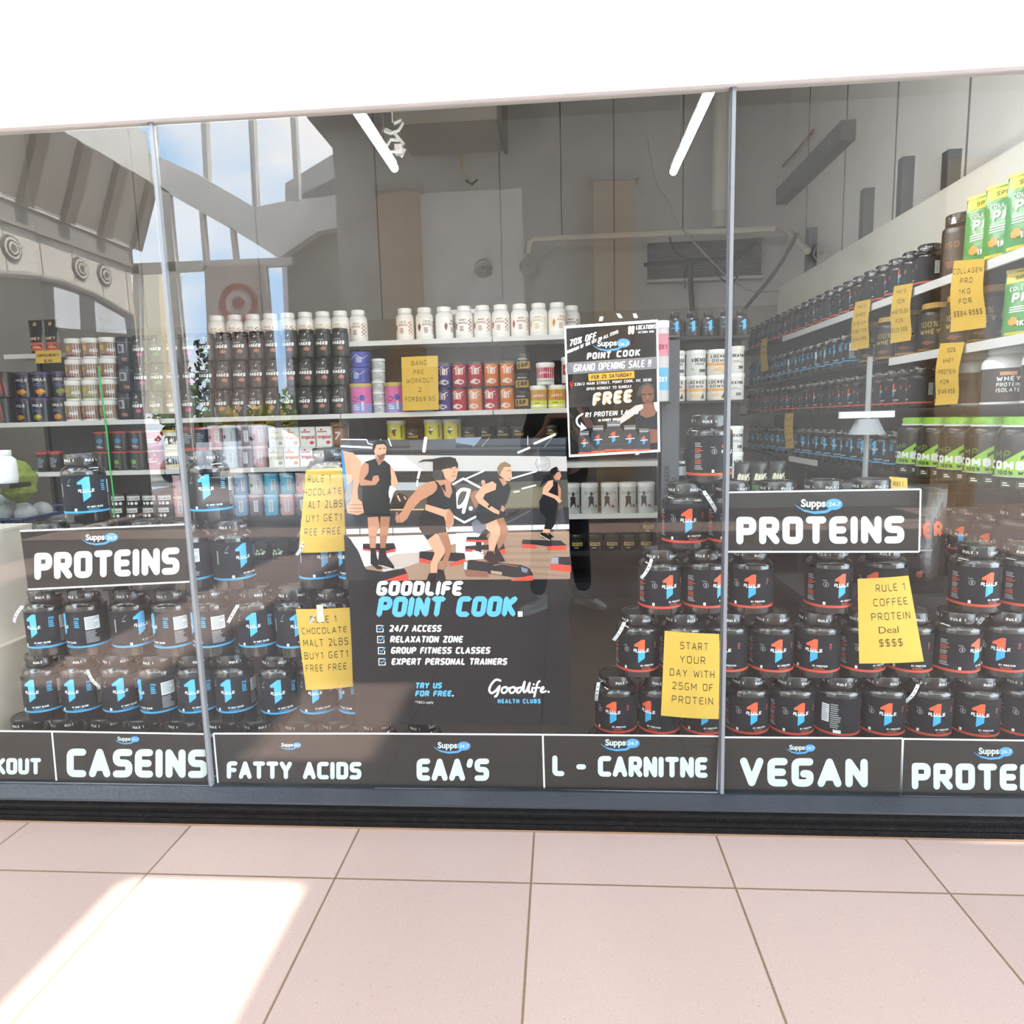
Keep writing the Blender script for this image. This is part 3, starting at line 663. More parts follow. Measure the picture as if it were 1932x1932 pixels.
TUBB = jar('protein_tub', 'black tub with a blue band and blue numeral', .0738, .258, '17181a', '101112', art_blue, neck=.70, sh=.72, lidh=.155, lidbump=.5, brough=.13, seg=32, lidglint=True, coat=1.)
TUBO = jar('protein_tub', 'black tub with an orange band and orange and blue numeral', .0765, .2285, '171717', '101011', art_orange, neck=.72, sh=.73, lidh=.165, lidbump=.5, brough=.15, seg=32, lidglint=True, coat=1.)
TAG1, TAG2, TAG3 = hang_tag(-1, .075, .55), hang_tag(1, .085, .55), hang_tag(-1, .07, .12)

def label_ok(s):
    n = len(s.split())
    if not 4 <= n <= 16: print('LABEL', n, s)
    return s
ROWN = ['bottom', 'second', 'third', 'fourth', 'top']
# --- left stack of blue tubs (rows from the floor up; pixel columns are the tubs' centres)
YL = .235
L_ROWS = [[(60, .2), (134, -.3), (207, 0), (279, .4), (351, .1), (423, .3), (495, -.2), (567, .2), (640, 0), (716, .1), (799, .3)],
          [(86, -.55), (157, -.5), (230, -.1), (303, -1.0), (374, -.25), (442, -.35), (531, -.1), (604, -.15), (668, -.9)],
          [(92, -.6), (165, -1.15), (249, .35), (329, -1.05), (401, -1.1), (489, -.2), (556, .1), (630, .1)],
          [(108, 0), (196, .3), (280, -.2), (362, -1.3), (441, .4), (600, .25), (676, -.9)],
          [(162, .05), (396, -.15), (622, .2)]]
L_H = .258
tagsL = {(1, 1): TAG2, (2, 0): TAG1, (2, 5): TAG1, (3, 5): TAG1, (2, 7): TAG1}
for r, row in enumerate(L_ROWS):
    for i, (px, rz) in enumerate(row):
        z = r*(L_H+.0006); x = XA(px, YL, z+.12)
        where = {0: 'floor row', 1: 'second row up', 2: 'third row up', 3: 'fourth row up', 4: 'topmost row'}[r]
        TUBB.put((x, YL+.004*((i*7+r*3) % 3-1), z), label_ok('black blue-banded tub, %s from left in %s of the left window stack' % (ORD[i], where)), 'blue-banded tubs in the left window stack', math.atan2(-x, 2.19+YL)+1.15*rz, [tagsL[(r, i)]] if (r, i) in tagsL else [])
# --- right stack of orange tubs
YR = .185
R_ROWS = [[(1158, 0), (1232, 0), (1312, .2), (1392, 0), (1470, 0), (1550, 0), (1630, 0), (1706, 0), (1790, 0), (1878, 0)],
          [(1190, -.1), (1264, -.5), (1337, .1), (1418, .35), (1497, .45), (1575, -2.6), (1653, .30), (1733, .40), (1814, .25), (1899, .55)],
          [(1231, .2), (1310, .2), (1386, -.1), (1457, .35), (1536, -.1), (1610, .55), (1700, .2), (1789, .95), (1878, 0), (1962, .1)],
          [(1248, .45), (1331, .75), (1410, .1), (1562, .6), (1665, -.3), (1842, .6), (1925, .9)],
          [(1294, .2), (1380, .4), (1465, .1), (1550, 0), (1636, .1)],
          [(1338, .9)]]
TBL = {(2, 0): TAG1, (1, 0): TAG3, (3, 0): TAG1, (4, 0): TAG2, (2, 8): TAG1, (1, 7): TAG1}
for r, row in enumerate(R_ROWS):
    for i, (px, rz) in enumerate(row):
        z = r*.2291+.002; x = XA(px, YR, z+.1)
        where = {0: 'floor row', 1: 'second row up', 2: 'third row up', 3: 'fourth row up', 4: 'fifth row up', 5: 'topmost place'}[r]
        lab = 'black orange-banded tub, %s from left in %s of the right window stack' % (ORD[i], where) if r < 5 else 'lone black tub with orange band topping the right window stack'
        TUBO.put((x, YR+.003*((i*5+r*2) % 3-1), z), label_ok(lab), 'orange-banded tubs in the right window stack', math.atan2(-x, 2.19+YR)+rz, [TBL[(r, i)]] if (r, i) in TBL else [])
# the big tub at the right edge, higher than the stack
big = jar('protein_tub', '', .098, .30, '17181a', '101112', lambda A, r, h: (A.lathe([(r+.0004, .04), (r+.0004, h*.70)], DN2, 32), A.lathe([(r+.0006, .028), (r+.0006, .041)], M('c9472f', .4), 32), numeral(A, .075, .08, .11, OR, 2, CY), A.text('RULE', .075, .132, .014, W, 3, .22, w=.07, align='c', cap=4), A.ring(-.012, .142, .010, .012, G1, 2, 16), lines(A, -.028, .004, .160, .166, 1, G1, 2), A.rect(-.03, .044, -.018, .058, W, 2), [lines(A, -.11, -.075, .06+.024*k, .08+.024*k, 3, M(('c9523c', '9a9ea3')[k % 2], .5), 2, k) for k in range(4)]), neck=.72, sh=.74, lidbump=.5, seg=32, lidglint=True)

# ================================================================== GONDOLA SHELVES ALONG THE BACK
m_sh = M('dfe0df', .45, noise=.03, nscale=5); m_blk = M('17181a', .5); m_back = M('1b1c1f', .6, noise=.2, nscale=8); m_mt = M('d6d7d6', .4)
GYF = 2.90; SZ = [2.0, 1.455, 1.06, .675, .30]
def gondola(x0, x1, shelves, lab, yb=3.42, top=2.0):
    t = thing('gondola_shelving', lab, 'shelving', ((x0+x1)/2, 0, 0), 0, 'gondola bays along the back'); w = (x1-x0)/2-.004
    MB().box((-w, yb, 0), (w, yb+.03, top), m_back).build('back_panel', t)
    for s_ in (-w, w-.03): MB().box((s_, yb-.03, 0), (s_+.03, yb, top+.01), m_blk).build('upright', t)
    MB().box((-w, GYF+.02, 0), (w, yb, .12), m_blk).build('plinth', t)
    for k, (z, yf, c) in enumerate(shelves):
        o = MB().box((-w, yf, z-.018), (w, yb, z), m_sh if c else m_blk).build('shelf', t)
        MB().box((-w, yf-.006, z-.032), (w, yf, z+.004), m_mt if c else m_blk).build('price_rail', o)
gx = [-4.46, -3.10, -1.668, -.50, .785]
gondola(gx[0], gx[1], [(SZ[0], 3.06, 1), (SZ[1], GYF, 1), (SZ[2], GYF, 1), (SZ[3], GYF+.05, 0), (SZ[4], GYF+.05, 0)], 'leftmost bay of the back shelving, with white-lidded milk tubs')
gondola(gx[1], gx[2], [(SZ[0], 3.06, 1), (SZ[1], GYF, 1), (SZ[2], GYF, 1), (SZ[3], GYF+.05, 0), (SZ[4], GYF+.05, 0)], 'back shelving bay of black tub columns above white tropical boxes')
gondola(gx[2], gx[3], [(SZ[0], 3.0, 1), (SZ[1], GYF, 1), (1.235, GYF+.1, 0), (SZ[2], GYF+.1, 0), (SZ[3], GYF+.05, 0)], 'back shelving bay behind the yellow pre-workout note')
gondola(gx[3], gx[4], [(SZ[0], 3.0, 1), (SZ[1], GYF, 1), (1.235, GYF+.1, 0), (1.045, GYF, 1), (.655, GYF, 1), (.36, GYF+.05, 0)], 'rightmost bay of the back shelving, with figure cans')

def spl(A, x, z, rx, rz, m, l=2, j=.45, n=16): A.ell(x, z, rx, rz, M(m, .5), l, n, j)
TXT = lambda A, t, x, z, h, c='eef1f2', w=None, wt=.2, l=3, al='c', sl=0, cap=0: A.text(t, x, z, h, M(c, .45), l, wt, w=w, align=al, slant=sl, cap=cap)
def a_iso(c, t1, t2, s2):
    def f(A, r, h):
        ring_band(A, r, h*.16, h*.68, M('f3efe9', .5)); TXT(A, t1, -.004, h*.545, h*.06, c, r*.75, .2); TXT(A, t2, -.004, h*.455, h*.06, c, r*1.05, .2)
        spl(A, -r*.95, h*.42, r*.22, h*.15, s2); lines(A, -r*.4, r*.2, h*.24, h*.40, 4, M(c, .5), 2, 4)
        pts = [(r*.55+((k % 2)*r*.4), h*(.22+.055*k)) for k in range(8)]; A.stroke(pts, r*.07, M(s2, .5), 3, 0); A.stroke([(a+r*.25, b-.01) for a, b in pts], r*.04, M(c, .5), 3, 0)
    return f
K = {}
for k, (c, a, b, s2) in dict(iso=('9a4a24', 'ISO', 'RIPPED', 'b8692a'), iso2=('5a2f1c', 'ISO', 'RIPPED', '55261a'), whey=('5a2b22', 'WHEY', 'RIPPED', '6b1f22'), whey2=('8a3a1c', 'WHEY', 'RIPPED', 'b03a20'), van=('c9b26a', 'WHEY', 'RIPPED', 'd9c98e'), car=('b06a1e', 'ISO', 'RIPPED', 'd08a24')).items():
    K[k] = jar('whey_tub', 'white tub', .069, .255, 'e8e6e1', 'efeeea', a_iso(c, a, b, s2), neck=.72, sh=.70, lidh=.15, brough=.4, rib=.02)
def a_kage(c):
    def f(A, r, h):
        ring_band(A, r, h*.10, h*.80, M('1f1f21', .4)); TXT(A, 'CLEAN', -.002, h*.60, h*.055, 'c9cbcc', r*.8); TXT(A, 'KAGED', .002, h*.44, h*.13, 'f6f8f8', r*1.55, .28, sl=.2); spl(A, r*.35, h*.32, r*.4, h*.085, c, j=.3)
        A.stroke([(r*.15, h*.78), (r*.3, h*.86)], .006, W, 2, 0); A.stroke([(r*1.1, h*.15), (r*1.1, h*.8)], .003, M('7a7a76', .5), 2, 0)
    return f
for k, c in dict(kage='b5715f', kagep='c83a86', kageg='4e8a3c', kagew='a9c9cc', kagev='8e5aa8').items(): K[k] = jar('supplement_tub', 'black tub', .0635, .2135, '161617', '131314', a_kage(c), neck=.86, sh=.84, lidh=.14)
def a_milk(c, c2):
    def f(A, r, h):
        ring_band(A, r, h*.10, h*.76, M(c, .5)); spl(A, -r*.5, h*.52, r*.35, h*.16, 'e2b52e', j=.3); A.font('milk', .1*r, h*.32, h*.20, W, 3, w=r*1.0, off=.02, slant=.2); spl(A, 0, h*.17, r*.9, h*.05, c2, j=.5, n=22)
    return f
K['milk'] = can('milk_tub', 'white-lidded tub', .066, .159, 'e9e7e2', 'f0efec', a_milk('8f6f5c', '7a3040'), lidh=.17)
K['milk2'] = can('milk_tub', 'white-lidded tub', .066, .159, 'e9e7e2', 'f0efec', a_milk('9a8f66', '5c7a3c'), lidh=.17)
def a_stim(c):
    def f(A, r, h):
        TXT(A, 'STIMUL8', 0, h*.62, h*.13, 'eef1f2', r*1.5, .2); lines(A, -r*.6, r*.6, h*.42, h*.56, 2, M('4c5fae', .4), 2); spl(A, r*.15, h*.22, r*.6, h*.14, c, j=.35); spl(A, r*.3, h*.24, r*.25, h*.08, 'f0c23a', 3)
        ring_band(A, r, h*.80, h*.83, M('4a3a66', .3))
    return f
K['stim'] = can('supplement_tub', 'navy tub with white lettering', .079, .203, '1c1e30', '57406e', a_stim('e08a2a'), lidh=.13, brough=.25)
K['stim2'] = can('supplement_tub', 'navy tub with white lettering', .079, .203, '1c1e30', '57406e', a_stim('8aa83a'), lidh=.13, brough=.25)
K['bee'] = can('supplement_tub', 'dark tub with a grey letter square', .056, .212, '1b1b1d', '17171a', lambda A, r, h: (A.rect(-r*.5, h*.42, r*.5, h*.74, M('9a9aa6', .5), 2), TXT(A, 'B', 0, h*.47, h*.22, '23232a', r*.5, .25), spl(A, .02, h*.2, r*.5, h*.1, '8a5a50'), ring_band(A, r, h*.78, h*.82, M('5c6170', .3))), lidh=.13)
K['redstripe'] = can('supplement_tub', 'dark tub with red stripes', .078, .2, '17181f', '131316', lambda A, r, h: [A.stroke([(r*(-.7+.35*k), h*.1), (r*(-.85+.35*k), h*.8)], .009, M('b03426', .4), 2, 0) for k in range(5)])
K['wheybag'] = pouch('protein_pouch', 'black pouch with orange base', .118, .07, .27, '1c1b1b', lambda A, w, h: (A.rect(-w*.48, h*.10, w*.48, h*.34, M('c9502e', .4), 1), TXT(A, 'WHEY', 0, h*.40, h*.10, 'e9c9a0', w*.7, .2, 2), A.rect(-w*.2, h*.17, w*.35, h*.22, M('e79a6a', .4), 2), A.rect(-w*.12, h*.82, w*.12, h*.93, M('c2a24e', .4), 1)))
K['bluejar'] = can('supplement_tub', 'deep blue tub', .073, .118, '2e3a96', '34429e', lambda A, r, h: (A.rect(-r*.3, h*.3, r*.3, h*.66, M('8f9cc9', .4), 2), A.stroke([(-r, h*.5), (-r*.3, h*.8), (r*.4, h*.55), (r, h*.8)], .004, M('c9d2f0', .4), 2, 0), A.stroke([(-r, h*.2), (0, h*.08), (r, h*.2)], .003, M('5f74d8', .4), 2, 0)), lidh=.2)
K['pinkjar'] = can('supplement_tub', 'pink tub with gold lid', .081, .23, 'cf5fa0', 'b9a65c', lambda A, r, h: (ring_band(A, r, h*.03, h*.34, M('7f93cf', .4)), A.ell(r*.35, h*.52, r*.26, h*.10, M('2c3fae', .4), 2), A.stroke([(-r*.7, h*.45), (-r*.3, h*.38), (0, h*.5), (-r*.5, h*.56)], .006, M('57306a', .4), 2, 0), A.rect(r*.25, h*.12, r*.45, h*.4, M('cfd2e4', .4), 2), lines(A, -r*.6, r*.1, h*.12, h*.3, 3, M('dfe3f4', .4), 2)), lidh=.13)
K['greycan'] = can('supplement_can', 'pale grey can', .049, .082, 'cfd1d0', 'e2e3e2', lambda A, r, h: (lines(A, -r*.8, r*.8, h*.15, h*.66, 3, M('8b9496', .5), 2), ring_band(A, r, h*.70, h*.76, M('7f8b8d', .4))), lidh=.2)
K['bangtop'] = can('supplement_tub', 'tub with pink and blue lid', .082, .40, '3a6fc2', 'c2417e', lambda A, r, h: (ring_band(A, r, h*.80, h*.87, M('3f8fd6', .3)), spl(A, 0, h*.84, r*.3, h*.03, 'e9eef4')), lidh=.09, brough=.25)
def a_tnt(c):
    def f(A, r, h):
        TXT(A, 'TNT', 0, h*.46, h*.30, 'ead7cf', r*1.3, .18); A.stroke([(-r*.9, h*.72), (-r*.3, h*.82), (r*.2, h*.7), (r*.9, h*.8)], .006, W, 2, 0); spl(A, 0, h*.20, r*.95, h*.12, 'd8d5d2', j=.3); spl(A, r*.2, h*.19, r*.35, h*.06, c, 3)
        for k in range(6): A.ell(r*(-.8+.33*k), h*(.62+.05*(k % 2)), .004, .005, W, 2, 6)
    return f
for k, c in dict(tntp='4b3a86', tntr='b52f45', tnto='d8772e', tntc='d98a5e').items(): K[k] = can('supplement_tub', '', .054, .182, c, '2a2a2c', a_tnt(c), lidh=.10, brough=.28, rib=0)
K['erp'] = can('supplement_tub', 'black tub with gold lettering', .053, .137, '171614', '151514', lambda A, r, h: (A.rect(-r*1.2, h*.2, r*1.2, h*.58, M('b8932f', .35), 2), TXT(A, 'ERP', 0, h*.24, h*.30, '191714', r*1.5, .28), TXT(A, 'ORIGINAL', 0, h*.68, h*.08, 'e3e3dd', r*1.4)), lidh=.16)
K['pinkwhite'] = can('supplement_tub', 'white tub with a crimson label', .067, .165, 'e8e6e3', 'efeeec', lambda A, r, h: (ring_band(A, r, h*.30, h*.78, M('b0344e', .4)), A.font('perform', 0, h*.5, h*.13, W, 3, w=r*1.3, slant=.2, align='c'), ring_band(A, r, h*.14, h*.24, M('a3b8a4', .4))), lidh=.16)
K['orangegreen'] = can('supplement_tub', 'white-lidded tub with an orange and lime label', .064, .175, 'd3dd4e', 'efeeec', lambda A, r, h: (ring_band(A, r, h*.36, h*.80, M('c2753a', .4)), A.font('perform', 0, h*.52, h*.13, W, 3, w=r*1.3, slant=.2, align='c'), ring_band(A, r, 0.03, h*.1, M('efeee6', .4)), lines(A, -r*.5, r*.5, h*.22, h*.3, 1, M('6a7a24', .4), 2)), lidh=.16)
K['redwhite'] = can('supplement_can', 'red and white can', .05, .19, 'd9d4d0', 'e8e6e4', lambda A, r, h: (A.rect(-r, h*.3, r*.6, h*.7, M('b0332e', .4), 2), TXT(A, 'AMINO', -.005, h*.45, h*.1, 'f2f2f2', r*1.1)), lidh=.14)
K['yellowjar'] = can('supplement_jar', 'yellow jar with a silver lid', .071, .162, 'c6c237', 'c9c9c6', lambda A, r, h: (spl(A, -.004, h*.47, r*.34, h*.20, '43402a', 2, .5), spl(A, -.004, h*.60, r*.45, h*.06, 'dcdcc9', 3, .5), spl(A, .0, h*.33, r*.22, h*.09, '8a3040', 3), A.rect(r*.72, h*.15, r*.85, h*.75, M('33321c', .5), 2)), lidh=.19, cat='jar')
K['yellowjar2'] = can('supplement_jar', 'lemon jar with a silver lid', .071, .162, 'd8cf4c', 'c9c9c6', lambda A, r, h: (spl(A, -.012, h*.47, r*.30, h*.22, '4c4a33', 2, .5), spl(A, -.002, h*.52, r*.4, h*.08, 'e9e6d2', 3, .5), A.rect(r*.72, h*.15, r*.85, h*.75, M('55522c', .5), 2)), lidh=.19, cat='jar')
K['goldblack'] = can('supplement_jar', 'squat black jar with gold lettering', .058, .098, '17160f', '1d1c16', lambda A, r, h: (TXT(A, 'AMINO', 0, h*.22, h*.2, 'b9a24e', r*1.4, .22), lines(A, -r*.6, r*.2, h*.48, h*.66, 2, M('cfcdb9', .4), 2)), lidh=.22, cat='jar')
K['cfour'] = can('supplement_tub', 'black and white tub with yellow bands', .068, .155, 'e3e1d8', 'd9b63a', lambda A, r, h: (ring_band(A, r, h*.24, h*.68, M('232323', .4)), TXT(A, 'C4', 0, h*.32, h*.28, 'f2f2ee', r*1.0, .3), ring_band(A, r, h*.10, h*.22, M('d9b63a', .4))), lidh=.13)
K['redtop'] = can('supplement_tub', 'black tub with a red top', .067, .155, '1d1d1f', 'a8322c', lambda A, r, h: (spl(A, 0, h*.5, r*.45, h*.16, '3a7fb0', 2, .3), lines(A, -r*.4, r*.4, h*.15, h*.28, 2, M('c9c9c9', .4), 2)), lidh=.11)
K['redtop2'] = can('supplement_tub', 'black tub with a red top', .067, .155, '232321', 'a8322c', lambda A, r, h: (spl(A, 0, h*.42, r*.42, h*.16, '6fae3a', 2, .3), lines(A, -r*.4, r*.4, h*.15, h*.25, 2, M('9fb08a', .4), 2)), lidh=.11)
K['redpat'] = can('supplement_tub', 'red patterned tub', .066, .155, 'b03a30', 'cfc9c4', lambda A, r, h: [A.ell(r*(-.9+.18*(k*7 % 11)), h*(.08+.074*k), .009, .006, M(('ead9cf', '8a1f22', 'd8703a')[k % 3], .5), 2, 8, .4) for k in range(10)]+[lines(A, -r*.8, r*.8, h*.35, h*.6, 2, W, 3)], lidh=.08)
K['shakered'] = can('supplement_can', 'dark can with a red cap', .05, .165, '222326', 'b0302c', lambda A, r, h: (lines(A, -r*.7, r*.7, h*.2, h*.7, 6, M('9aa0a4', .5), 2), spl(A, r*.2, h*.45, r*.4, h*.08, '3a6fa8', 3)), lidh=.14)
def a_box(c, c2): return lambda A, w, h: (A.font('tropical', 0, h*.42, h*.2, M(c, .5), 2, w=w*.86, slant=.15, align='c'), A.font('tropical', .003, h*.40, h*.2, M(c2, .5), 1, w=w*.86, slant=.15, align='c'), A.rect(-w*.42, h*.72, w*.2, h*.78, M(c2, .5), 2), A.ell(-w*.15, h*.85, w*.08, h*.05, M(c2, .5), 2, 10), A.ell(w*.28, h*.2, w*.16, h*.10, M(c, .5), 1, 14, .2))
for k, (c, c2) in dict(boxo=('e58a3a', 'd8a07a'), boxr=('c9405e', 'c24a4a'), boxg=('b9b59a', 'cfc98a')).items(): K[k] = carton('drink_carton', 'white carton', .118, .10, .152, 'e9ebe8', a_box(c, c2))
K['brown'] = jar('supplement_tub', 'copper brown tub', .073, .185, '7a4a2e', '8a5634', lambda A, r, h: (ring_band(A, r, h*.12, h*.70, M('8a5a3c', .4)), TXT(A, '7', 0, h*.25, h*.36, 'd9c9b9', r*.7, .2, sl=.2)), neck=.8, sh=.74, lidbump=.5)
K['bullet'] = can('supplement_jar', 'small black jar with a white band and dots', .062, .098, '191a1b', '202122', lambda A, r, h: (A.rect(-r*1.0, h*.42, r*1.0, h*.80, M('d3d6d4', .5), 2), TXT(A, 'COLLAGEN', 0, h*.5, h*.14, '3a3c3c', r*1.6, .2), [A.ell(r*(-.5+.5*k), h*.18, r*.19, h*.13, W, 2, 12) for k in range(3)]), lidh=.14, cat='jar')
def a_can(c, c2): return lambda A, r, h: (A.rect(r*.2, h*.2, r*.75, h*.72, M('e6e9ea', .5), 2), [A.rect(r*.3, h*(.24+.08*k), r*.66, h*(.28+.08*k), M('77808a', .5), 3) for k in range(6)], A.rect(-r*.9, h*.15, -r*.1, h*.75, M(c2, .4), 2), spl(A, -r*.5, h*.45, r*.3, h*.12, c, 3))
for k, (c, c2, l_) in dict(cblue=('4f7fc0', '8fb4dc', 'a9c6e4'), cwhite=('6a5a70', 'cfd6da', 'dfe2e4'), cteal=('2f9cc9', '5fc0e4', '9fd4ea'), cpink=('b06a7a', 'd8b0b4', 'e6cfd0'), cdark=('5a5060', '77707c', 'c6bfc4')).items(): K[k] = can('drink_can', 'slim can', .0565, .168, c2, l_, a_can(c, c2), lidh=.12, cat='can')
K['leaf'] = can('supplement_jar', 'dark jar with a leafy green label', .064, .13, '202622', '2a2c2b', lambda A, r, h: ([spl(A, r*(-.5+.25*k), h*(.30+.08*(k*3 % 5)), r*.25, h*.12, ('7f9a6a', 'a9bf8a', '56784a')[k % 3], 2, .6, 10) for k in range(5)], TXT(A, 'RAW', 0, h*.30, h*.14, 'f2f4ee', r*1.1, .25)), lidh=.2, cat='jar')
K['fig'] = can('drink_can', 'white can with a dark figure print', .065, .232, 'c9cbca', 'e2e3e2', lambda A, r, h: (A.ell(-r*.1, h*.66, r*.16, h*.06, M('1d1d1f', .5), 2, 12), A.poly([(-r*.45, h*.20), (-r*.40, h*.46), (-r*.48, h*.56), (-r*.15, h*.60), (r*.2, h*.56), (r*.15, h*.44), (r*.25, h*.18), (-r*.05, h*.36)], M('242426', .5), 2), spl(A, r*.55, h*.25, r*.25, h*.07, '8a4a4a', 2, .5), [A.rect(r*(-.9+.22*k), h*(.62+.02*(k*5 % 4)), r*(-.78+.22*k), h*(.76-.02*(k % 3)), M('8f9191', .5), 1) for k in range(9)], [A.stroke([(r*(-.8+.3*k), h*.15), (r*(-.6+.3*k), h*.5)], .0025, M('a3a5a6', .5), 1, 0) for k in range(6)]), lidh=.13, cat='can')
K['figr'] = K['fig']
K['totalwar'] = can('supplement_jar', 'black jar with a gold panel', .058, .128, '151516', '262521', lambda A, r, h: (A.rect(-r*.75, h*.30, r*.75, h*.52, M('b7a45c', .4), 2), TXT(A, 'TOTAL', 0, h*.34, h*.14, '23211a', r*1.2, .24), lines(A, -r*.4, r*.4, h*.14, h*.22, 1, M('cfc9ae', .5), 2), ring_band(A, r, h*.62, h*.66, M('4c4838', .4))), lidh=.24, cat='jar')
def a_lock(v): return (lambda A, r, h: (TXT(A, 'LOCKED', r*.1, h*.52, h*.16, '2a2a2a', r*1.55, .26), TXT(A, 'LOADED', r*.15, h*.40, h*.09, '4a4a48', r*1.0), A.rect(r*.1, h*.12, r*.9, h*.24, M('4c4e4c', .5), 2), spl(A, -r*.6, h*.24, r*.25, h*.06, 'b9cf8a'))) if v == 0 else (lambda A, r, h: (TXT(A, 'LOCKED', 0, h*.66, h*.13, '3a3a3a', r*1.8, .26), TXT(A, 'DOWN', 0, h*.50, h*.12, '55524c', r*1.5, .24), ring_band(A, r, h*.36, h*.47, M('dd9a3a', .4)), spl(A, 0, h*.2, r*.8, h*.10, 'dcb98a', 2, .5, 22), A.poly([(r*.5, h*.08), (r*.95, h*.08), (r*.8, h*.32)], M('33302c', .5), 2)))
K['lock0'] = can('creatine_tub', 'white tub with heavy black lettering', .051, .130, 'e6e9e7', 'f1f3f2', a_lock(0), lidh=.16)
K['lock1'] = can('creatine_tub', 'white tub with an orange band', .051, .130, 'e6e3dc', 'f1f3f2', a_lock(1), lidh=.16)
K['creat'] = can('creatine_tub', 'plain white tub with thin black lettering', .042, .137, 'eaebe8', 'f3f4f2', lambda A, r, h: (TXT(A, 'CREATINE', 0, h*.58, h*.13, '242424', r*1.9, .2), TXT(A, '300', r*.3, h*.15, h*.12, '2d2d2d', r*.7, .22), lines(A, -r*.7, r*.7, h*.38, h*.48, 2, M('9a9a94', .5), 2)), lidh=.15)
K['bottle'] = jar('drink_bottle', 'black bottle with a blue numeral', .042, .135, '14161a', '101112', lambda A, r, h: (numeral(A, .004, h*.20, h*.42, M('4fb0e6', .4)), A.stroke([(-r*.6, h*.36), (r*.6, h*.36)], .003, M('4fb0e6', .4), 2, 0)), neck=.55, sh=.60, lidh=.2, seg=20, cat='bottle')
K['metal'] = can('supplement_can', 'black can with a silver label', .052, .16, '18191a', '141516', lambda A, r, h: (A.rect(-r, h*.12, r*1.1, h*.42, M('b4b9bc', .3, .6), 2), TXT(A, 'CREATINE', -.004, h*.5, h*.11, 'f2f2f2', r*1.6, .22)), lidh=.14)
K['shaker'] = can('shaker_bottle', 'slim pink and blue bottle', .034, .40, 'd9d6d8', 'f0f0f0', lambda A, r, h: (ring_band(A, r, h*.56, h*.84, M('d98aa0', .4)), TXT(A, 'OXY', 0, h*.64, h*.07, 'b03a5a', r*1.4), ring_band(A, r, h*.14, h*.42, M('5fb4e0', .4)), TXT(A, 'OXY', 0, h*.24, h*.07, 'eef4f8', r*1.4)), lidh=.09, cat='bottle')
K['smallbottle'] = jar('supplement_bottle', 'small bottle with a pale label', .035, .11, '2a2a2c', 'cfd0d0', lambda A, r, h: ring_band(A, r, h*.15, h*.55, M('d6d8d8', .5)), neck=.6, sh=.62, seg=18, cat='bottle')

def row(kind, px, z, label, group, Y=None, rz=0., n=1, step=None):
    k = K[kind] if isinstance(kind, str) else kind; Y = Y or 3.0
    return k.put((XA(px, Y, z+.08), Y, z+.0012), label_ok(label), group, rz)
def rows(items, z, fmt, group, Y=3.0, start=0):
    """items: (kind, px[, rz]) from left to right; fmt holds one %s for the ordinal"""
    for i, it in enumerate(items): row(it[0], it[1], z, fmt % ORD[i+start], group, Y, it[2] if len(it) > 2 else 0.)
def columns(cols, z, fmt, group, tiers, Y=3.0):
    """cols: (kind, px) left to right, stacked in tiers; fmt has the tier word and the ordinal"""
    words_ = {2: ['lower', 'upper'], 3: ['lowest', 'middle', 'topmost'], 4: ['lowest', 'second', 'third', 'topmost'], 1: ['single'], 5: ['lowest', 'second', 'third', 'fourth', 'topmost']}[tiers]
    for i, (k, px) in enumerate(cols):
        kk = k if isinstance(k, (list, tuple)) else [k]*tiers; zz = z
        for t in range(tiers):
            kd = K[kk[t]]; h = max(v.co.z for v in dict(kd.parts)['lid'].vertices)
            row(kd, px, zz, fmt % (words_[t], ORD[i]), group, Y, .1*((i*5+t*3) % 5-2)); zz += h+.0008
# top shelf: white tubs
rows([('car', 412), ('iso', 446), ('iso2', 482), ('iso', 517), ('iso', 547), ('car', 574), ('van', 608), ('van', 643), ('iso', 677), ('iso', 765), ('iso2', 802, .5), ('whey', 839, 1.3), ('whey', 877), ('whey2', 911), ('whey2', 945), ('whey2', 981, .3), ('van', 1017), ('car', 1051, .6)], SZ[0], 'white screw-top tub with brown print, %s from the left on the top back shelf', 'white tubs on the top back shelf', 3.15)
for i, px in enumerate((858, 893, 1078)): row('whey', px, SZ[0], 'white screw-top tub half hidden in the back row, %s from the left, top shelf' % ORD[i], 'white tubs on the top back shelf', 3.32)
rows([('wheybag', 71), ('wheybag', 100)], SZ[0], 'black pouch with orange base, %s from the left on the top back shelf', 'black and orange pouches on the top shelf', 3.1)
# second shelf, left to right
columns([('redstripe', 12)], SZ[1], '%s dark tub with red stripes at the left end of the second shelf, %s column', 'red-striped tubs', 2)
columns([(['stim', 'stim'], 47), (['stim2', 'stim'], 84), (['stim', 'stim2'], 122)], SZ[1], '%s navy tub with fruit print and white lettering, %s column from the left', 'navy fruit-print tubs', 2, 3.13)
columns([(['milk', 'milk2', 'milk', 'milk'], 142), (['milk', 'milk2', 'milk', 'milk'], 174), (['milk', 'milk', 'milk', 'milk'], 207)], SZ[1], '%s white-lidded milk tub, %s column from the left on the second shelf', 'white-lidded milk tubs', 4, 2.975)
columns([('bee', 239)], SZ[1], '%s dark tub with grey letter square beside the milk tubs, %s such column', 'dark letter-square tubs', 3, 2.98)
columns([('kagep', 268), ('kageg', 300), ('kagew', 331), ('kagep', 361), ('kagew', 392), ('kage', 424), ('kage', 456), ('kage', 487), ('kage', 517), ('kage', 549), ('kage', 581), ('kage', 613), ('kage', 640)], SZ[1], '%s black tub with white lettering, %s column from the left on the second shelf', 'black tubs stacked on the second shelf', 3, 2.975)
columns([('bluejar', 680)], SZ[1]+.232, '%s of the deep blue tubs piled on the pink tub, %s pile', 'deep blue tubs', 2, 3.03)
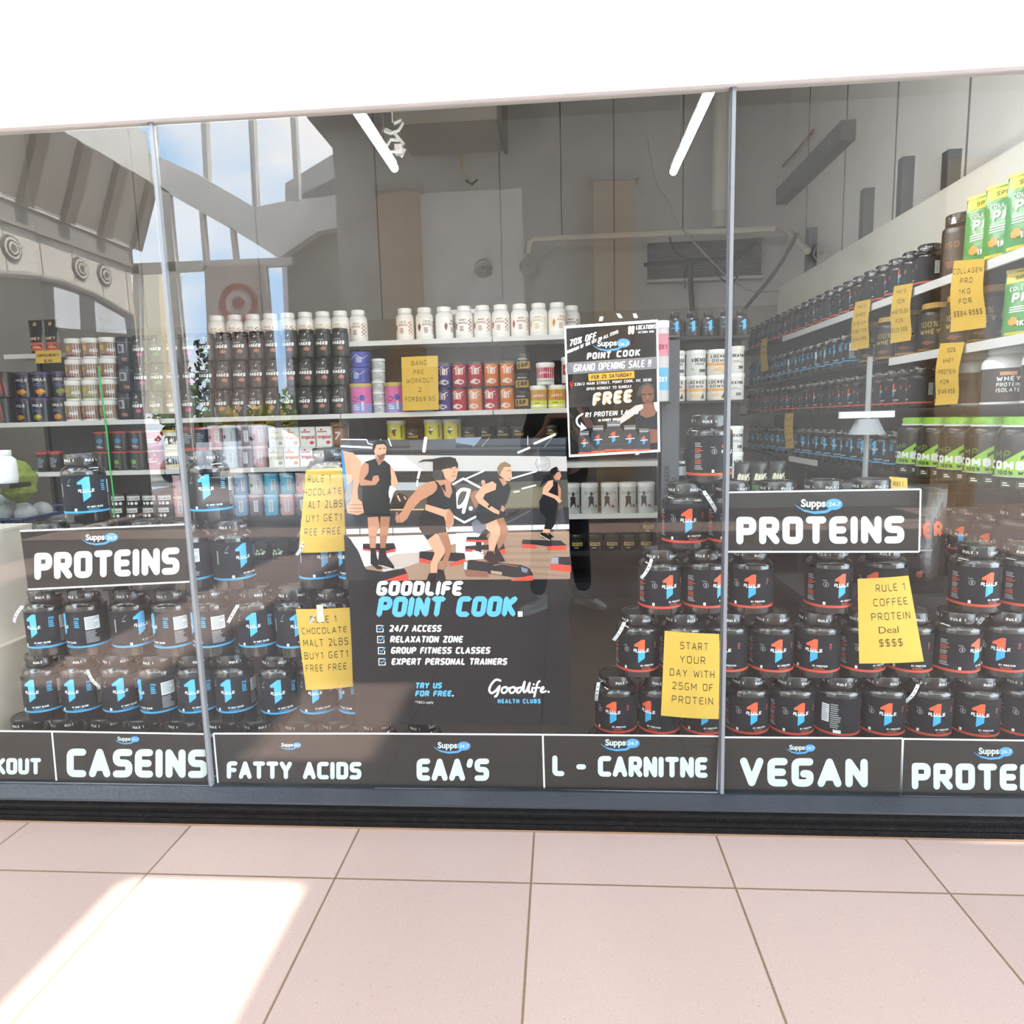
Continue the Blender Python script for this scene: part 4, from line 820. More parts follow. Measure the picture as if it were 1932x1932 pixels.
row('pinkjar', 685, SZ[1], 'pink tub with gold lid under the deep blue tubs', 'pink tubs', 3.0)
row('pinkjar', 745, SZ[1], 'pink tub with gold lid half behind the yellow pre-workout note', 'pink tubs', 3.0)
columns([('greycan', 714)], SZ[1], '%s pale grey can in the pile between the pink tubs, %s pile', 'pale grey cans', 5, 3.02)
row('bangtop', 796, SZ[1], 'tall tub with pink and blue lid behind the yellow pre-workout note', None, 3.03)
columns([(['tntp', 'tntp'], 838), (['tntr', 'tntr'], 867), (['tntc', 'tntr'], 897), (['tntr', 'tnto'], 927), (['tnto', 'tnto'], 957)], SZ[1], '%s bright tub with sliced lettering, %s column right of the yellow note', 'bright tubs right of the yellow note', 2)
for i, px in enumerate((838, 867, 897, 927, 957)): pass
columns([('erp', 988)], SZ[1], '%s black tub with gold lettering in the pile right of the bright tubs, %s pile', 'black and gold pile', 3)
row('orangegreen', 1019, SZ[1], 'orange and lime tub with white lid, under the crimson-labelled tub', 'orange and lime tubs', 3.0)
row('orangegreen', 1050, SZ[1], 'orange and lime tub with white lid, right beside its twin', 'orange and lime tubs', 3.0)
row('pinkwhite', 1029, SZ[1]+.177, 'white tub with crimson label standing on the orange and lime tubs', None, 3.0)
columns([('redwhite', 1072)], SZ[1], '%s red and white can at the left edge of the sale poster, %s pile', 'red and white cans', 2, 3.02)
# middle shelf of the two right bays, just above the big poster
rows([('yellowjar', 748), ('yellowjar2', 819), ('yellowjar2', 853)], 1.237, 'yellow jar with a silver lid, %s from the left above the big gym poster', 'yellow jars above the gym poster', 3.08)
rows([('goldblack', 781), ('goldblack', 886), ('goldblack', 918), ('goldblack', 949), ('goldblack', 979), ('goldblack', 1042)], 1.237, 'squat black jar with gold lettering, %s from the left above the gym poster', 'squat black jars above the gym poster', 3.08)
# third shelf, left
rows([('shakered', 84), ('shakered', 108)], SZ[2], 'dark can with red cap, %s from the left on the third shelf', 'dark cans on the third shelf', 3.0)
columns([('redtop', 196), (['redtop2', 'redtop'], 232), (['redtop2', 'redtop'], 264)], SZ[2], '%s black tub with red top, %s column from the left on the third shelf', 'red-topped black tubs', 2)
columns([('redpat', 297)], SZ[2], '%s red patterned tub left of the yellow-banded tubs, %s column', 'red patterned tubs', 2)
columns([('cfour', 328)], SZ[2], '%s black and white tub with yellow bands by the left glass joint, %s column', 'yellow-banded tubs', 2)
columns([('shakered', 360), ('shakered', 384), ('cpink', 408), ('cwhite', 436), ('cdark', 462), ('cpink', 488)], SZ[2], '%s slim can, %s column right of the left glass joint on the third shelf', 'slim cans on the third shelf', 2, 3.03)
for t in range(2):
    for i, (k, px) in enumerate((('boxg', 521), ('boxo', 550), ('boxr', 580), ('boxr', 611))):
        row(k, px, SZ[2]+t*.1535, '%s white carton with script lettering, %s from the left on the third shelf' % (('lower', 'upper')[t], ORD[i]), 'white cartons on the third shelf', 2.95)
row('brown', 640, SZ[2]+.15, 'copper brown tub right of the white cartons, by the poster corner', None, 3.05)
MBx = carton('drink_carton', 'plain dark carton', .11, .1, .148, '2a2826', lambda A, w, h: lines(A, -w*.4, w*.4, h*.2, h*.6, 3, M('4c4a46', .5)))
row(MBx, 640, SZ[2], 'plain dark carton under the copper brown tub', None, 3.0)
# fourth shelf, left
columns([('bullet', 226), ('bullet', 255), ('bullet', 285), ('bullet', 314)], SZ[3], '%s small black jar with white band and dots, %s column from the left', 'small banded black jars', 2, 3.02)
columns([('cpink', 341)], SZ[3], '%s pink slim can right of the small black jars, %s column', 'pink slim cans', 2, 3.02)
columns([('cblue', 371), ('cdark', 400), ('cwhite', 430), (['cblue', 'cblue'], 457), (['cdark', 'cwhite'], 485), (['cteal', 'cteal'], 513), (['cpink', 'cteal'], 543), (['cdark', 'cpink'], 572)], SZ[3], '%s slim can, %s column from the left on the fourth shelf', 'slim cans on the fourth shelf', 2, 3.02)
rows([('leaf', 497), ('leaf', 527)], .37, 'dark jar with leafy green label, %s from the left near the floor', 'leafy dark jars', 2.77)
# right bay: figure cans and black and gold jars
rows([('fig', 1079, .3), ('fig', 1111, .3), ('fig', 1151, -.25), ('fig', 1185, .1), ('fig', 1217, -.25)], .655, 'white can with dark figure print, %s from the left below the sale poster', 'figure-print cans below the sale poster', 2.98)
rows([('totalwar', 1089), ('totalwar', 1122), ('totalwar', 1154), ('totalwar', 1186), ('totalwar', 1218)], .36, 'black jar with gold panel, %s from the left near the floor', 'black jars with gold panels', 3.03)
row('totalwar', 1222, .4895, 'black jar with gold panel standing on the row, at its right end', 'black jars with gold panels', 3.03)
# low board carrying the leafy jars
t = thing('display_box', 'low dark display box carrying the two leafy jars', 'box', (XA(512, 2.77, .3), 2.77, 0)); MB().box((-.3, -.12, 0), (.3, .12, .368), m_blk).build('body', t); MB().box((-.302, -.122, .368), (.302, .122, .3705), M('3a3c40', .4)).build('lid', t)
# green cord hanging at the left
tag(MB().tube([P(x, y, 2.884) for x, y in chaikin([(186, 690), (190, 730), (197, 780), (203, 830), (207, 880), (214, 930), (216, 975)])], .006, M('3fd06a', .4)).build('green_cord'), 'bright green cord hanging down in front of the left shelves', 'cord')

# ================================================================== DISPLAY STAND RIGHT OF THE SALE POSTER
SY = 1.52; sx0, sx1 = XA(1246, SY, 1.4), XA(1402, SY, 1.4)
t = thing('display_stand', 'black display stand of white creatine tubs beside the sale poster', 'display stand', ((sx0+sx1)/2, SY, 0)); w = (sx1-sx0)/2
MB().box((-w, .06, 0), (w, .09, 1.78), m_blk).build('back_panel', t)
for z in (1.452, 1.04, .62): MB().box((-w, -.075, z-.012), (w, .06, z), m_blk).build('shelf', t)
MB().box((-w, -.09, 1.765), (w, .09, 1.78), m_blk).build('top_shelf', t)
MB().box((-w, -.075, 0), (w, .06, .1), m_blk).build('plinth', t)
o = MB().box((-w-.006, -.09, .85), (-w+.085, -.075, 1.79), M('55565e', .5)).build('side_sign', t)
A = Art(lambda x, z, l: Vector((x, -.0755-.0004*l, z)), 1); mk2 = M('1a1a1d', .5)
def vert(txt, x, z0, h, c):                                        # lettering that reads upwards
    B_ = Art(lambda a, b_, l: Vector((x-b_, -.0755-.015-.0004*l, z0+a)), 1); B_.text(txt, 0, 0, h, c, 1, .18); B_.build('lettering', o)
vert('CATEGORIES', -w+.070, .90, .022, mk2); vert('COLLAGEN', -w+.035, .95, .028, mk2)
rows([('bottle', 1284), ('bottle', 1310), ('bottle', 1336), ('bottle', 1362), ('bottle', 1388)], 1.78, 'black bottle with blue numeral, %s from the left on top of the display stand', 'black bottles on the display stand', SY)
columns([(['lock1', 'lock0'], 1279), (['lock1', 'lock0'], 1314), (['lock1', 'lock1'], 1348)], 1.452, '%s white creatine tub, %s column from the left right of the sale poster', 'white creatine tubs', 2, SY-.02)
columns([('creat', 1385)], 1.452, '%s slim white tub with thin lettering behind the right glass joint, %s column', 'slim white creatine tubs', 2, SY-.02)
columns([('creat', 1386)], 1.04, '%s slim white tub on the lower stand shelf by the right glass joint, %s column', 'slim white creatine tubs', 2, SY-.02)
row('metal', 1278, 1.04, 'black can with silver label on the lower shelf of the display stand', None, SY)
row('shaker', 1252, 1.452, 'slim pink and blue bottle at the right edge of the sale poster', None, SY-.12) if False else None
t = K['shaker'].put((XA(1249, SY-.16, 1.5), SY-.16, 1.452), label_ok('slim pink and blue bottle at the right edge of the sale poster'))
t2 = thing('bottle_bracket', 'small black bracket shelf holding the slim pink and blue bottle', 'bracket', (XA(1249, SY-.16, 1.5), SY-.16, 1.452)); MB().box((-.04, -.04, -.012), (.04, .09, -.001), m_blk).build('plate', t2)

# ================================================================== RIGHT WALL UNIT
WX = 1.90; WZ = [2.02, 1.672, 1.385, 1.02, .66, .30]
t = thing('display_shelving', 'long black shelving unit running back along the right wall', 'shelving', (WX, 0, 0))
MB().box((.46, .55, 0), (.49, 5.45, 2.02), m_back).build('back_panel', t)
MB().box((.44, .55, 2.02), (.47, 5.45, 2.70), M('ebe7dc', .7, noise=.03, nscale=2)).build('header_board', t)
for z in WZ: MB().box((0.01, .55, z-.02), (.46, 5.45, z), m_blk).build('shelf', t)
for z, a, c in ((WZ[0], .5, 3.85), (WZ[1], .5, 1.93), (WZ[3], 3.0, 3.6)): MB().box((-.004, a, z-.038), (.012, c, z+.004), m_mt).build('price_rail', t)
for y in (.56, 1.95, 3.2, 4.4, 5.4): MB().box((.43, y, 0), (.46, y+.04, 2.02), m_blk).build('upright', t)
FX = {}
def wrow(kind, y0, y1, z, fmt, group, n, x=WX+.095, rz=-1.5, off=0):
    """n packs along the wall from y0 (near the glass) to y1"""
    for i in range(n):
        y = y0+(y1-y0)*i/max(1, n-1); kk = kind if not isinstance(kind, (list, tuple)) else kind[i % len(kind)]
        (K[kk] if isinstance(kk, str) else kk).put((x, y, z+.0012), label_ok(fmt % ORD[i+off]), group, rz+.13*((i*3) % 4-1.5))
yy = lambda px, z: YA(px, WX+.095, z+.1)
wO = jar('protein_tub', '', .073, .229, '151515', '101011', art_orange, neck=.72, sh=.73, lidh=.165, lidbump=.5, brough=.15, seg=24, lidglint=True)
wB = jar('protein_tub', '', .073, .232, '15161a', '101112', art_blue, neck=.70, sh=.72, lidh=.155, lidbump=.5, brough=.13, seg=24, lidglint=True)
ya = yy(1752, WZ[0]); n = int((5.2-ya)/.163)
wrow(wO, ya, ya+.163*(n-1), WZ[0], 'black tub with orange band, %s from the glass on the top wall shelf', 'orange-banded tubs on the top wall shelf', n, rz=-1.95)
ya = yy(1612, WZ[1]); n = int((5.2-ya)/.155)
wrow(wB, ya, ya+.155*(n-1), WZ[1], 'black tub with blue band, %s from the glass on the second wall shelf', 'blue-banded tubs on the second wall shelf', n, rz=-1.85)
ya = yy(1738, WZ[2]); n = int((5.2-ya)/.155)
wrow(wO, ya, ya+.155*(n-1), WZ[2], 'black tub with orange band, %s from the glass on the third wall shelf', 'orange-banded tubs on the third wall shelf', n, rz=-1.85)
ya = yy(1692, WZ[3]); n = int((5.2-ya)/.155)
wrow(wB, ya, ya+.155*(n-1), WZ[3], 'black tub with blue band, %s from the glass on the fourth wall shelf', 'blue-banded tubs on the fourth wall shelf', n, rz=-1.5)
# near ends of the wall shelves
BR = jar('protein_tub', '', .082, .30, '2a1d17', '1d1512', lambda A, r, h: (ring_band(A, r, h*.1, h*.70, M('33231b', .4)), TXT(A, 'ISO', -.03, h*.45, h*.10, '8a5a34', r*.8), spl(A, -.03, h*.2, r*.5, h*.08, '7a3f2a')), neck=.8, sh=.76, lidbump=.7)
BR.put((WX+.09, YA(1812, WX+.09, 2.15), WZ[0]+.001), label_ok('dark brown tub at the near end of the orange-banded top row'), None, -.6)
CP = pouch('protein_pouch', '', .20, .10, .335, '4c9a4e', lambda A, w, h: (A.rect(-w*.47, h*.80, w*.47, h*.95, M('e6d23c', .4), 1), TXT(A, 'SPORT', 0, h*.84, h*.06, '3f6a2c', w*.5, .2, 2), TXT(A, 'COLLAGEN', 0, h*.68, h*.06, 'eef4ea', w*.7, .2, 2), TXT(A, 'PRO', .01, h*.50, h*.15, 'f4f8f2', w*.62, .24, 2), lines(A, -w*.3, w*.3, h*.36, h*.46, 3, W, 2), spl(A, -w*.18, h*.24, w*.14, h*.07, 'e09a34', 2, .3), TXT(A, '1KG', w*.05, h*.16, h*.09, 'f4f8f2', w*.3, .22, 2), A.rect(-w*.4, h*.05, w*.1, h*.09, M('e6d23c', .4), 2)), zipc='e6d23c')
for i, px in enumerate((1864, 1903, 1948)): CP.put((WX+.08, YA(px, WX+.08, 2.2), WZ[0]+.001), label_ok('green and yellow stand-up pouch, %s from the brown tub on the top wall shelf' % ORD[i]), 'green and yellow pouches', -.95)
CP.put((WX+.105, YA(1936, WX+.105, 1.8), WZ[1]+.001), label_ok('green stand-up pouch at the near end of the second wall shelf'), None, -.95).scale = (.88, .88, .88)
def a_max(A, r, h):
    ring_band(A, r, h*.06, h*.74, M('221d17', .4)); ring_band(A, r, h*.05, h*.09, M('b08a34', .4)); TXT(A, '100%', -.005, h*.50, h*.12, '8a7a3c', r*1.1, .2); TXT(A, 'WHEY', 0, h*.36, h*.11, 'a08a44', r*1.2, .22)
    A.poly([(r*.75, h*.15), (r*.95, h*.30), (r*.80, h*.45), (r*.9, h*.62), (r*1.15, h*.68), (r*1.4, h*.6), (r*1.35, h*.42), (r*1.45, h*.25), (r*1.25, h*.12)], M('8a5440', .5), 3); spl(A, -r*.1, h*.2, r*.5, h*.05, '7a4a34', 2)
MX = jar('protein_tub', '', .085, .255, '1d1814', 'b08a3a', a_max, neck=.8, sh=.76, lidh=.12)
for i, px in enumerate((1870, 1818, 1768, 1722, 1682, 1650)): MX.put((WX+.095, YA(px, WX+.095, 1.8), WZ[1]+.001), label_ok('black tub with gold lid and muscular figure, %s from the green pouch' % ORD[i]), 'gold-lidded black tubs', -.9)
def a_wh(c): return lambda A, r, h: (ring_band(A, r, h*.06, h*.62, M(c, .45)), A.rect(-r*.5, h*.50, r*.1, h*.56, M('e0a27a', .5), 2), TXT(A, 'WHEY', -.02, h*.40, h*.085, 'eef0ee', r*.85, .22), TXT(A, 'PROTEIN', -.02, h*.31, h*.07, 'd9dad6', r*.85, .2), TXT(A, 'ISOLATE', -.02, h*.22, h*.07, 'd9dad6', r*.85, .2), A.rect(r*.4, h*.12, r*1.2, h*.2, M('6a68a8', .5), 2), lines(A, r*.3, r*.9, h*.24, h*.52, 7, M('8f8a84', .5), 2), spl(A, -.02, h*.13, r*.3, h*.05, '4c3226', 3))
WH = jar('protein_tub', '', .105, .264, 'e9ebec', 'f0f2f2', a_wh('2b2520'), neck=.72, sh=.68, lidh=.14, brough=.25)
WH2 = jar('protein_tub', '', .09, .258, 'd6d6d4', 'dedfdd', a_wh('3f2f24'), neck=.78, sh=.70, lidh=.14, brough=.3)
WH2.put((WX+.12, YA(1836, WX+.12, 1.5), WZ[2]+.001), label_ok('white-topped tub with brown label beside the hanging yellow note'), None, .5)
WH.put((WX+.135, YA(1902, WX+.135, 1.5), WZ[2]+.001), label_ok('big glossy white tub with dark label near the window edge'), None, -.35)
WH.put((WX+.135, YA(1985, WX+.135, 1.5), WZ[2]+.001), label_ok('big glossy white tub with dark label, cut by the picture edge'), None, -.35)
m_lime = M('8fc63a', .35)
def a_com(A, r, h):
    A.poly([(r*1.3, h*.72), (r*.95, h*.72), (-r*.9, h*.30), (-r*.9, h*.22), (r*1.3, h*.22)], m_lime, 1); A.poly([(r*.2, h*.48), (r*.62, h*.58), (r*.62, h*.53), (r*.2, h*.43)], M('1a1d16', .4), 2)
    A.text('COMBAT', 0, h*.305, h*.115, M('f0f2ee', .4), 3, .3, w=r*2.3, align='c', cap=4); TXT(A, '100% WHEY', .01, h*.235, h*.055, '20281a', r*1.5, .26, 3); A.rect(-r*1.2, h*.205, r*1.2, h*.217, M('c9cfc2', .4), 2)
    A.rect(-r*.5, h*.06, -r*.05, h*.16, M('33401f', .4), 2); A.rect(r*.1, h*.06, r*.55, h*.16, M('33401f', .4), 2); lines(A, -r*.4, -r*.1, h*.08, h*.14, 2, W, 3); lines(A, r*.2, r*.5, h*.08, h*.14, 2, W, 3); TXT(A, 'MP', -r*.5, h*.45, h*.11, '4f6f2a', r*.7, .2)
CB = jar('protein_tub', '', .103, .315, '1c1d1a', '86c23a', a_com, neck=.72, sh=.72, lidh=.11, bands=(), lidbump=.5, brough=.25)
CBr = MB(); CBr.lathe([(.078, .270), (.081, .272), (.081, .280), (.078, .2815)], M('dfe2dc', .4), 28); CBr = ('collar', CBr.data('collar'))
for i, px in enumerate((1930, 1868, 1815, 1771, 1731)): CB.put((WX+.06, YA(px, WX+.06, 1.15), WZ[3]+.001), label_ok('black tub with lime swoosh and lime lid, %s from the picture edge' % ORD[i]), 'lime-lidded tubs on the fourth wall shelf', -.85, [CBr])
for i, px in enumerate((1925, 1852, 1806, 1770, 1739)):
    (big if i == 0 else wO).put((WX+.10-(.04 if i == 0 else 0), YA(px, WX+.06, .8), WZ[4]+.001), label_ok('black tub with orange band, %s from the picture edge below the lime-lidded tubs' % ORD[i]), 'orange-banded tubs below the lime-lidded tubs', -.75)
GB = pouch('gainer_bag', '', .30, .16, .44, '191817', lambda A, w, h: (TXT(A, 'GAINER', .0, h*.52, h*.15, 'b5522c', w*.86, .26, 2), spl(A, -w*.1, h*.80, w*.1, h*.08, '8a4a2c', 2, .4), lines(A, -w*.25, w*.3, h*.40, h*.46, 2, M('8f8f8a', .5), 2), spl(A, w*.1, h*.2, w*.06, h*.05, '8a3a22', 2)))
for i, (px, Y) in enumerate(((1708, .62), (1608, .80))):
    t = GB.put((XA(px, Y, .8), Y, .64), label_ok(('black bag with orange lettering, right of the coffee note', 'black bag behind the coffee note, left of the other bag')[i]), 'black bags behind the right stack', -.12)
t = thing('floor_crate', 'dark crate behind the right stack carrying the black bags', 'crate', (XA(1680, .7, .3), .72, 0)); b = MB().box((-.42, -.19, 0), (.30, .24, .60), m_blk); b.build('body', t); MB().box((-.43, -.20, .60), (.31, .25, .639), M('26272a', .5)).build('rim', t)
# green-labelled dark bags above the right PROTEINS sign
HB = pouch('protein_pouch', '', .086, .06, .21, '191c18', lambda A, w, h: (A.rect(-w*.45, h*.06, w*.45, h*.45, M('3f6a34', .4), 1), TXT(A, 'RAWS', 0, h*.55, h*.18, 'd3d0b4', w*.75, .2, 2, sl=.2)))
for i, px in enumerate((1400, 1432, 1466)): HB.put((XA(px, 1.25, 1.05), 1.25, .931), label_ok('dark pouch with green base, %s from the right glass joint above the sign' % ORD[i]), 'dark green-based pouches', .1)
t = thing('side_table', 'dark table behind the right stack carrying the green-based pouches', 'table', (XA(1440, 1.25, 1.0), 1.25, 0)); MB().box((-.20, -.12, .90), (.24, .12, .93), m_blk).build('table_top', t)
for x in (-.19, .21):
    for y in (-.11, .09): MB().box((x, y, 0), (x+.02, y+.02, .90), m_blk).build('leg', t)
# left corner: wire bin of pale balls, white bottle, cartons
BX = XA(122, .95, 1.0)-.39
t = thing('wire_bin', 'dark blue wire bin full of pale grey balls at the left', 'bin', (BX, .95, 0)); mw = M('1c2b52', .5)
for z in (.42, .62, .80, .985): MB().tube([(-.36, -.28, z), (.40, -.28, z), (.40, .28, z), (-.36, .28, z), (-.36, -.28, z)], .008, mw).build('rail', t)
b = MB()
for k in range(9): b.tube([(-.36+.095*k, -.28, .0), (-.36+.095*k, -.28, .985)], .005, mw); b.tube([(-.36+.095*k, .28, .0), (-.36+.095*k, .28, .985)], .005, mw)
b.build('mesh_wire', t); MB().box((-.35, -.27, .30), (.39, .27, .32), mw).build('bottom', t)
rnd = random.Random(5); nb = 0
bm_ = MB().lathe([(.046*math.sin(a*math.pi/10), -.046*math.cos(a*math.pi/10)) for a in range(11)], M('8f9192', .5), 16).data('ball')
for r, (z, nn, sh) in enumerate(((1.0012, 8, 0), (1.0012, 8, 0), (1.067, 6, .0475))):
    for k in range(nn):
        o = bpy.data.objects.new('ball', bm_); COL.objects.link(o); o.location = (BX-.31+sh+.095*k, .95-.20+(.096*r if r < 2 else .048), z)
        tag(o, label_ok('pale grey ball, %s from the left in the %s row of the wire bin' % (ORD[k], ('front', 'back', 'upper')[r])), 'ball', 'pale grey balls in the wire bin')
b = MB().box((BX-.34, .95-.26, .322), (BX+.38, .95+.26, .955), M('6f7172', .6)); tag(b.build('bin_liner'), 'grey liner filling the dark blue wire bin under the balls', 'liner')
t = K['smallbottle'].put((XA(6, .58, 1.3), .58, 1.16), label_ok('white bottle at the far left above the green lump'), None); t.scale = (1.25, 1.25, 1.3)
for o in t.children:
    if o.name.startswith('body'): o.data = o.data.copy(); o.data.materials[0] = M('dcdedd', .4)
t = thing('bottle_shelf', 'dark post shelf at the far left holding a white bottle', 'shelf', (XA(6, .58, 1.3), .58, 0)); MB().box((-.2, -.06, 1.14), (.06, .06, 1.159), m_blk).build('board', t); MB().box((-.2, -.02, 0), (-.16, .02, 1.14), m_blk).build('post', t)
p = P(30, 900, .7); o = MB().lathe([(.075*(1+.12*math.sin(a*2.1))*math.sin(a*math.pi/12), -.10*math.cos(a*math.pi/12)) for a in range(13)], M('6d7a2c', .8, noise=.35, nscale=30, bump=.8, bscale=60), 20).build('moss_ball'); o.location = (p.x-.01,  .72, 1.155); tag(o, 'mossy green lump resting on the pale balls at the left', 'ornament')
def boxat(x0, x1, y0, y1, z0, z1, col, lab, name='carton'):
    t = thing(name, lab, 'box', ((x0+x1)/2, (y0+y1)/2, z0)); w, d, h = (x1-x0)/2, (y1-y0)/2, z1-z0
    MB().box((-w, -d, 0), (w, d, h-.012), M(col, .6, noise=.04, nscale=4)).build('body', t); MB().box((-w-.002, -d-.002, h-.012), (w+.002, d+.002, h), M(col, .6)).build('lid', t)
    MB().box((-w*.1, -d-.003, 0), (w*.1, -d-.0005, h-.012), M('b9a88c', .5)).build('tape', t)
xb = XA(38, .3, .5); boxat(xb-.62, xb-.04, .12, .55, 0, .53, 'c4bcae', 'cream carton on the floor at the far left of the window')
boxat(xb-.64, xb-.07, .14, .52, .53, .99, 'cbc5ba', 'cream carton stacked on another at the far left of the window')
AY = 1.05; ax = XA(1634, AY, 1.2)
t = thing('aisle_stand', label_ok('slim clear stand with a white crossbar in front of the wall shelves'), 'stand', (ax, AY, 0))
MB().lathe([(0, 0), (.11, 0), (.11, .012), (.02, .03), (0, .03)], M('55585c', .4), 24).build('foot', t)
MB().tube([(0, 0, .02), (0, 0, 1.62)], .012, M('8b9094', .15, spec=.8), 12).build('pole', t)
MB().box((-.125, -.012, 1.345), (.115, .012, 1.375), M('dfe2e2', .4)).build('crossbar', t)
MB().lathe([(.078, 1.27), (.045, 1.34), (.04, 1.34), (.07, 1.272)], M('8f9499', .4), 20).build('collar', t)
settle()
# ================================================================== SIGNS STUCK BEHIND THE GLASS
SGY = .0205
m_sign = M('2b2927', .5, noise=.05, nscale=6, spec=.2); m_let = M('c8d2d0', .5); m_edge = M('e6e8ea', .4); m_bl = M('4a97d8', .4)
def supps(A, x, y, w, l=2, slope=0.):
    """shop logo: white word on a blue swoosh with a blue oval; (x, y) left end of the word's baseline"""
    k = w/105
    q = [(-16, -6), (4, 6), (30, 11.5), (60, 9), (78, 1), (84, 4), (64, 15.5), (34, 18), (8, 12), (-6, 3)]
    A.poly([(x+a*k, y+b*k+slope*a*k) for a, b in q], m_bl, l)
    A.ell(x+82*k, y-6*k+slope*82*k, 21*k, 14*k, m_bl, l, 24)
    A.font('Supps', x, y, 19*k, m_let, l+1, w=61*k, off=.035, slope=slope)
    A.font('24-7', x+68*k, y-1*k, 11*k, m_let, l+1, w=29*k, off=.015, slope=slope, slant=.15)
def sign(name, corners, lab, words, logo, edges='tblr', grp='black section signs along the window foot'):
    o = [P(x, y, SGY) for x, y in corners]; c = sum(o, Vector())/4
    t = thing(name, label_ok(lab), 'sign', tuple(c), 0, grp)
    def sub(b, n):
        b.v = [tuple(Vector(v)-c) for v in b.v]; return b.build(n, t)
    sub(MB().prism(o, (0, .003, 0), m_sign), 'board')
    tl, tr, br, bl = corners; A = Art(plane_px(SGY), -1)
    for k, (a, b_) in dict(t=(tl, tr), b=(bl, br), l=(tl, bl), r=(tr, br)).items():
        if k in edges: A.stroke([a, b_], 3.2, m_edge, 1, 0)
    sub(A, 'edge_trim')
    A = Art(plane_px(SGY), -1)
    for (txt, x, y, h, w, slope, wt) in words: A.text(txt, x, y, h, m_let, 2, wt, w=w, slope=slope, cap=10, sp=.16)
    sub(A, 'lettering')
    A = Art(plane_px(SGY), -1); supps(A, *logo); sub(A, 'logo')
    return t
sign('window_sign', [(38, 1002), (356, 989), (366, 1097), (53, 1112)], 'black sign reading PROTEINS on the left window stack', [('PROTEINS', 65, 1094, 51, 274, -.040, .25)], (162, 1019, 62, 2, -.035), 'tb', 'black PROTEINS signs across the window')
sign('window_sign', [(1367, 929), (1737, 923), (1734, 1041), (1364, 1041)], 'black sign reading PROTEINS on the right window stack', [('PROTEINS', 1389, 1027, 52, 317, -.006, .26)], (1511, 956, 80), 'tbr', 'black PROTEINS signs across the window')
BOT = 'black section sign reading %s along the foot of the window'
sign('window_sign', [(-150, 1378), (98, 1380), (107, 1477), (-150, 1473)], 'black section sign ending in KOUT, cut by the picture edge', [('PRE WORKOUT', -165, 1461, 31, 243, 0, .25)], (-60, 1412, 52))
sign('window_sign', [(98, 1380), (396, 1385), (399, 1483), (107, 1477)], BOT % 'CASEINS', [('CASEINS', 126, 1466, 54, 266, .007, .25)], (222, 1397, 42))
sign('window_sign', [(403, 1384), (706, 1384), (707, 1486), (412, 1484)], BOT % 'FATTY ACIDS', [('FATTY ACIDS', 428, 1469, 33, 254, .006, .25)], (531, 1408, 38), 'tl')
sign('window_sign', [(706, 1384), (1023, 1386), (1026, 1488), (707, 1486)], BOT % "EAA'S", [("EAA'S", 786, 1473, 42, 137, 0, .25)], (826, 1411, 63), 'tb')
sign('window_sign', [(1024, 1386), (1357, 1389), (1353, 1495), (1027, 1488)], BOT % 'L - CARNITNE', [('L - CARNITNE', 1042, 1464, 39, 293, .012, .25)], (1142, 1406, 66))
sign('window_sign', [(1363, 1391), (1703, 1393), (1699, 1502), (1364, 1496)], BOT % 'VEGAN', [('VEGAN', 1396, 1483, 54, 241, .01, .26)], (1489, 1414, 50), 'tlr')
sign('window_sign', [(1704, 1394), (2080, 1399), (2080, 1511), (1699, 1502)], 'black section sign starting PROTE, cut by the picture edge', [('PROTEINS', 1720, 1489, 50, 300, .012, .25)], (1846, 1422, 66), 'tbl')

# ================================================================== THE GYM POSTER
PY = .0185
def poster(name, corners, lab, base):
    o = [P(x, y, PY) for x, y in corners]; c = sum(o, Vector())/len(o)
    t = thing(name, label_ok(lab), 'poster', tuple(c)); b = MB().prism(o, (0, .0012, 0), base)
    def sub(b, n): b.v = [tuple(Vector(v)-c) for v in b.v]; return b.build(n, t)
    sub(b, 'sheet'); return t, sub
pc = lambda h: M(''.join('%02x' % int(int(h[i:i+2], 16)*.92) for i in (0, 2, 4)), .55, spec=.15)
CORN = [(643, 831), (1067, 826), (1079, 1368), (671, 1366)]
gp, gsub = poster('gym_poster', CORN, 'large dark gym poster with step class picture, hung in the window', M('1f2023', .6, noise=.06, nscale=60, spec=.08))
A = Art(plane_px(PY, .00035), -1)
kx = .15007
LH = lambda pts: [(640+x*kx, 820+y*kx) for x, y in pts]
RH = lambda pts: [(860+x*kx, 820+y*kx) for x, y in pts]
l_ = lambda pts, c, l=2: A.poly(LH(pts), pc(c), l)
r_ = lambda pts, c, l=2: A.poly(RH(pts), pc(c), l)
ls = lambda pts, w, c, l=2: A.stroke(LH(pts), w*kx, pc(c), l, 8)
rs = lambda pts, w, c, l=2: A.stroke(RH(pts), w*kx, pc(c), l, 8)
# room
A.poly([(643, 831), (1067, 826), (1073, 1094), (656, 1094)], pc('3a3c41'), 1)
A.poly([(644, 832), (1067, 827), (1067.4, 838), (645, 842)], pc('4b4f56'), 2)
for y, h, c in ((846, 3, '55585e'), (853, 2, '23252a')): A.poly([(645, y+1), (1068, y-3), (1068, y-3+h), (645, y+h+1)], pc(c), 2)
l_([(880, 70), (1466, 60), (1466, 180), (900, 190)], '565a62'); r_([(0, 40), (330, 30), (240, 140), (0, 100)], '7d8da3')
A.poly([(645, 858), (1069, 861), (1070, 889), (646, 889)], pc('c4bfbc'), 2); A.poly([(646, 858), (760, 859), (800, 888), (646, 888)], pc('d6d6da'), 3)
A.poly([(646, 889), (1070, 889), (1070, 913), (647, 911)], pc('2a2c30'), 2)
l_([(700, 600), (1150, 600), (1100, 700), (660, 700)], 'a9adb4', 3)
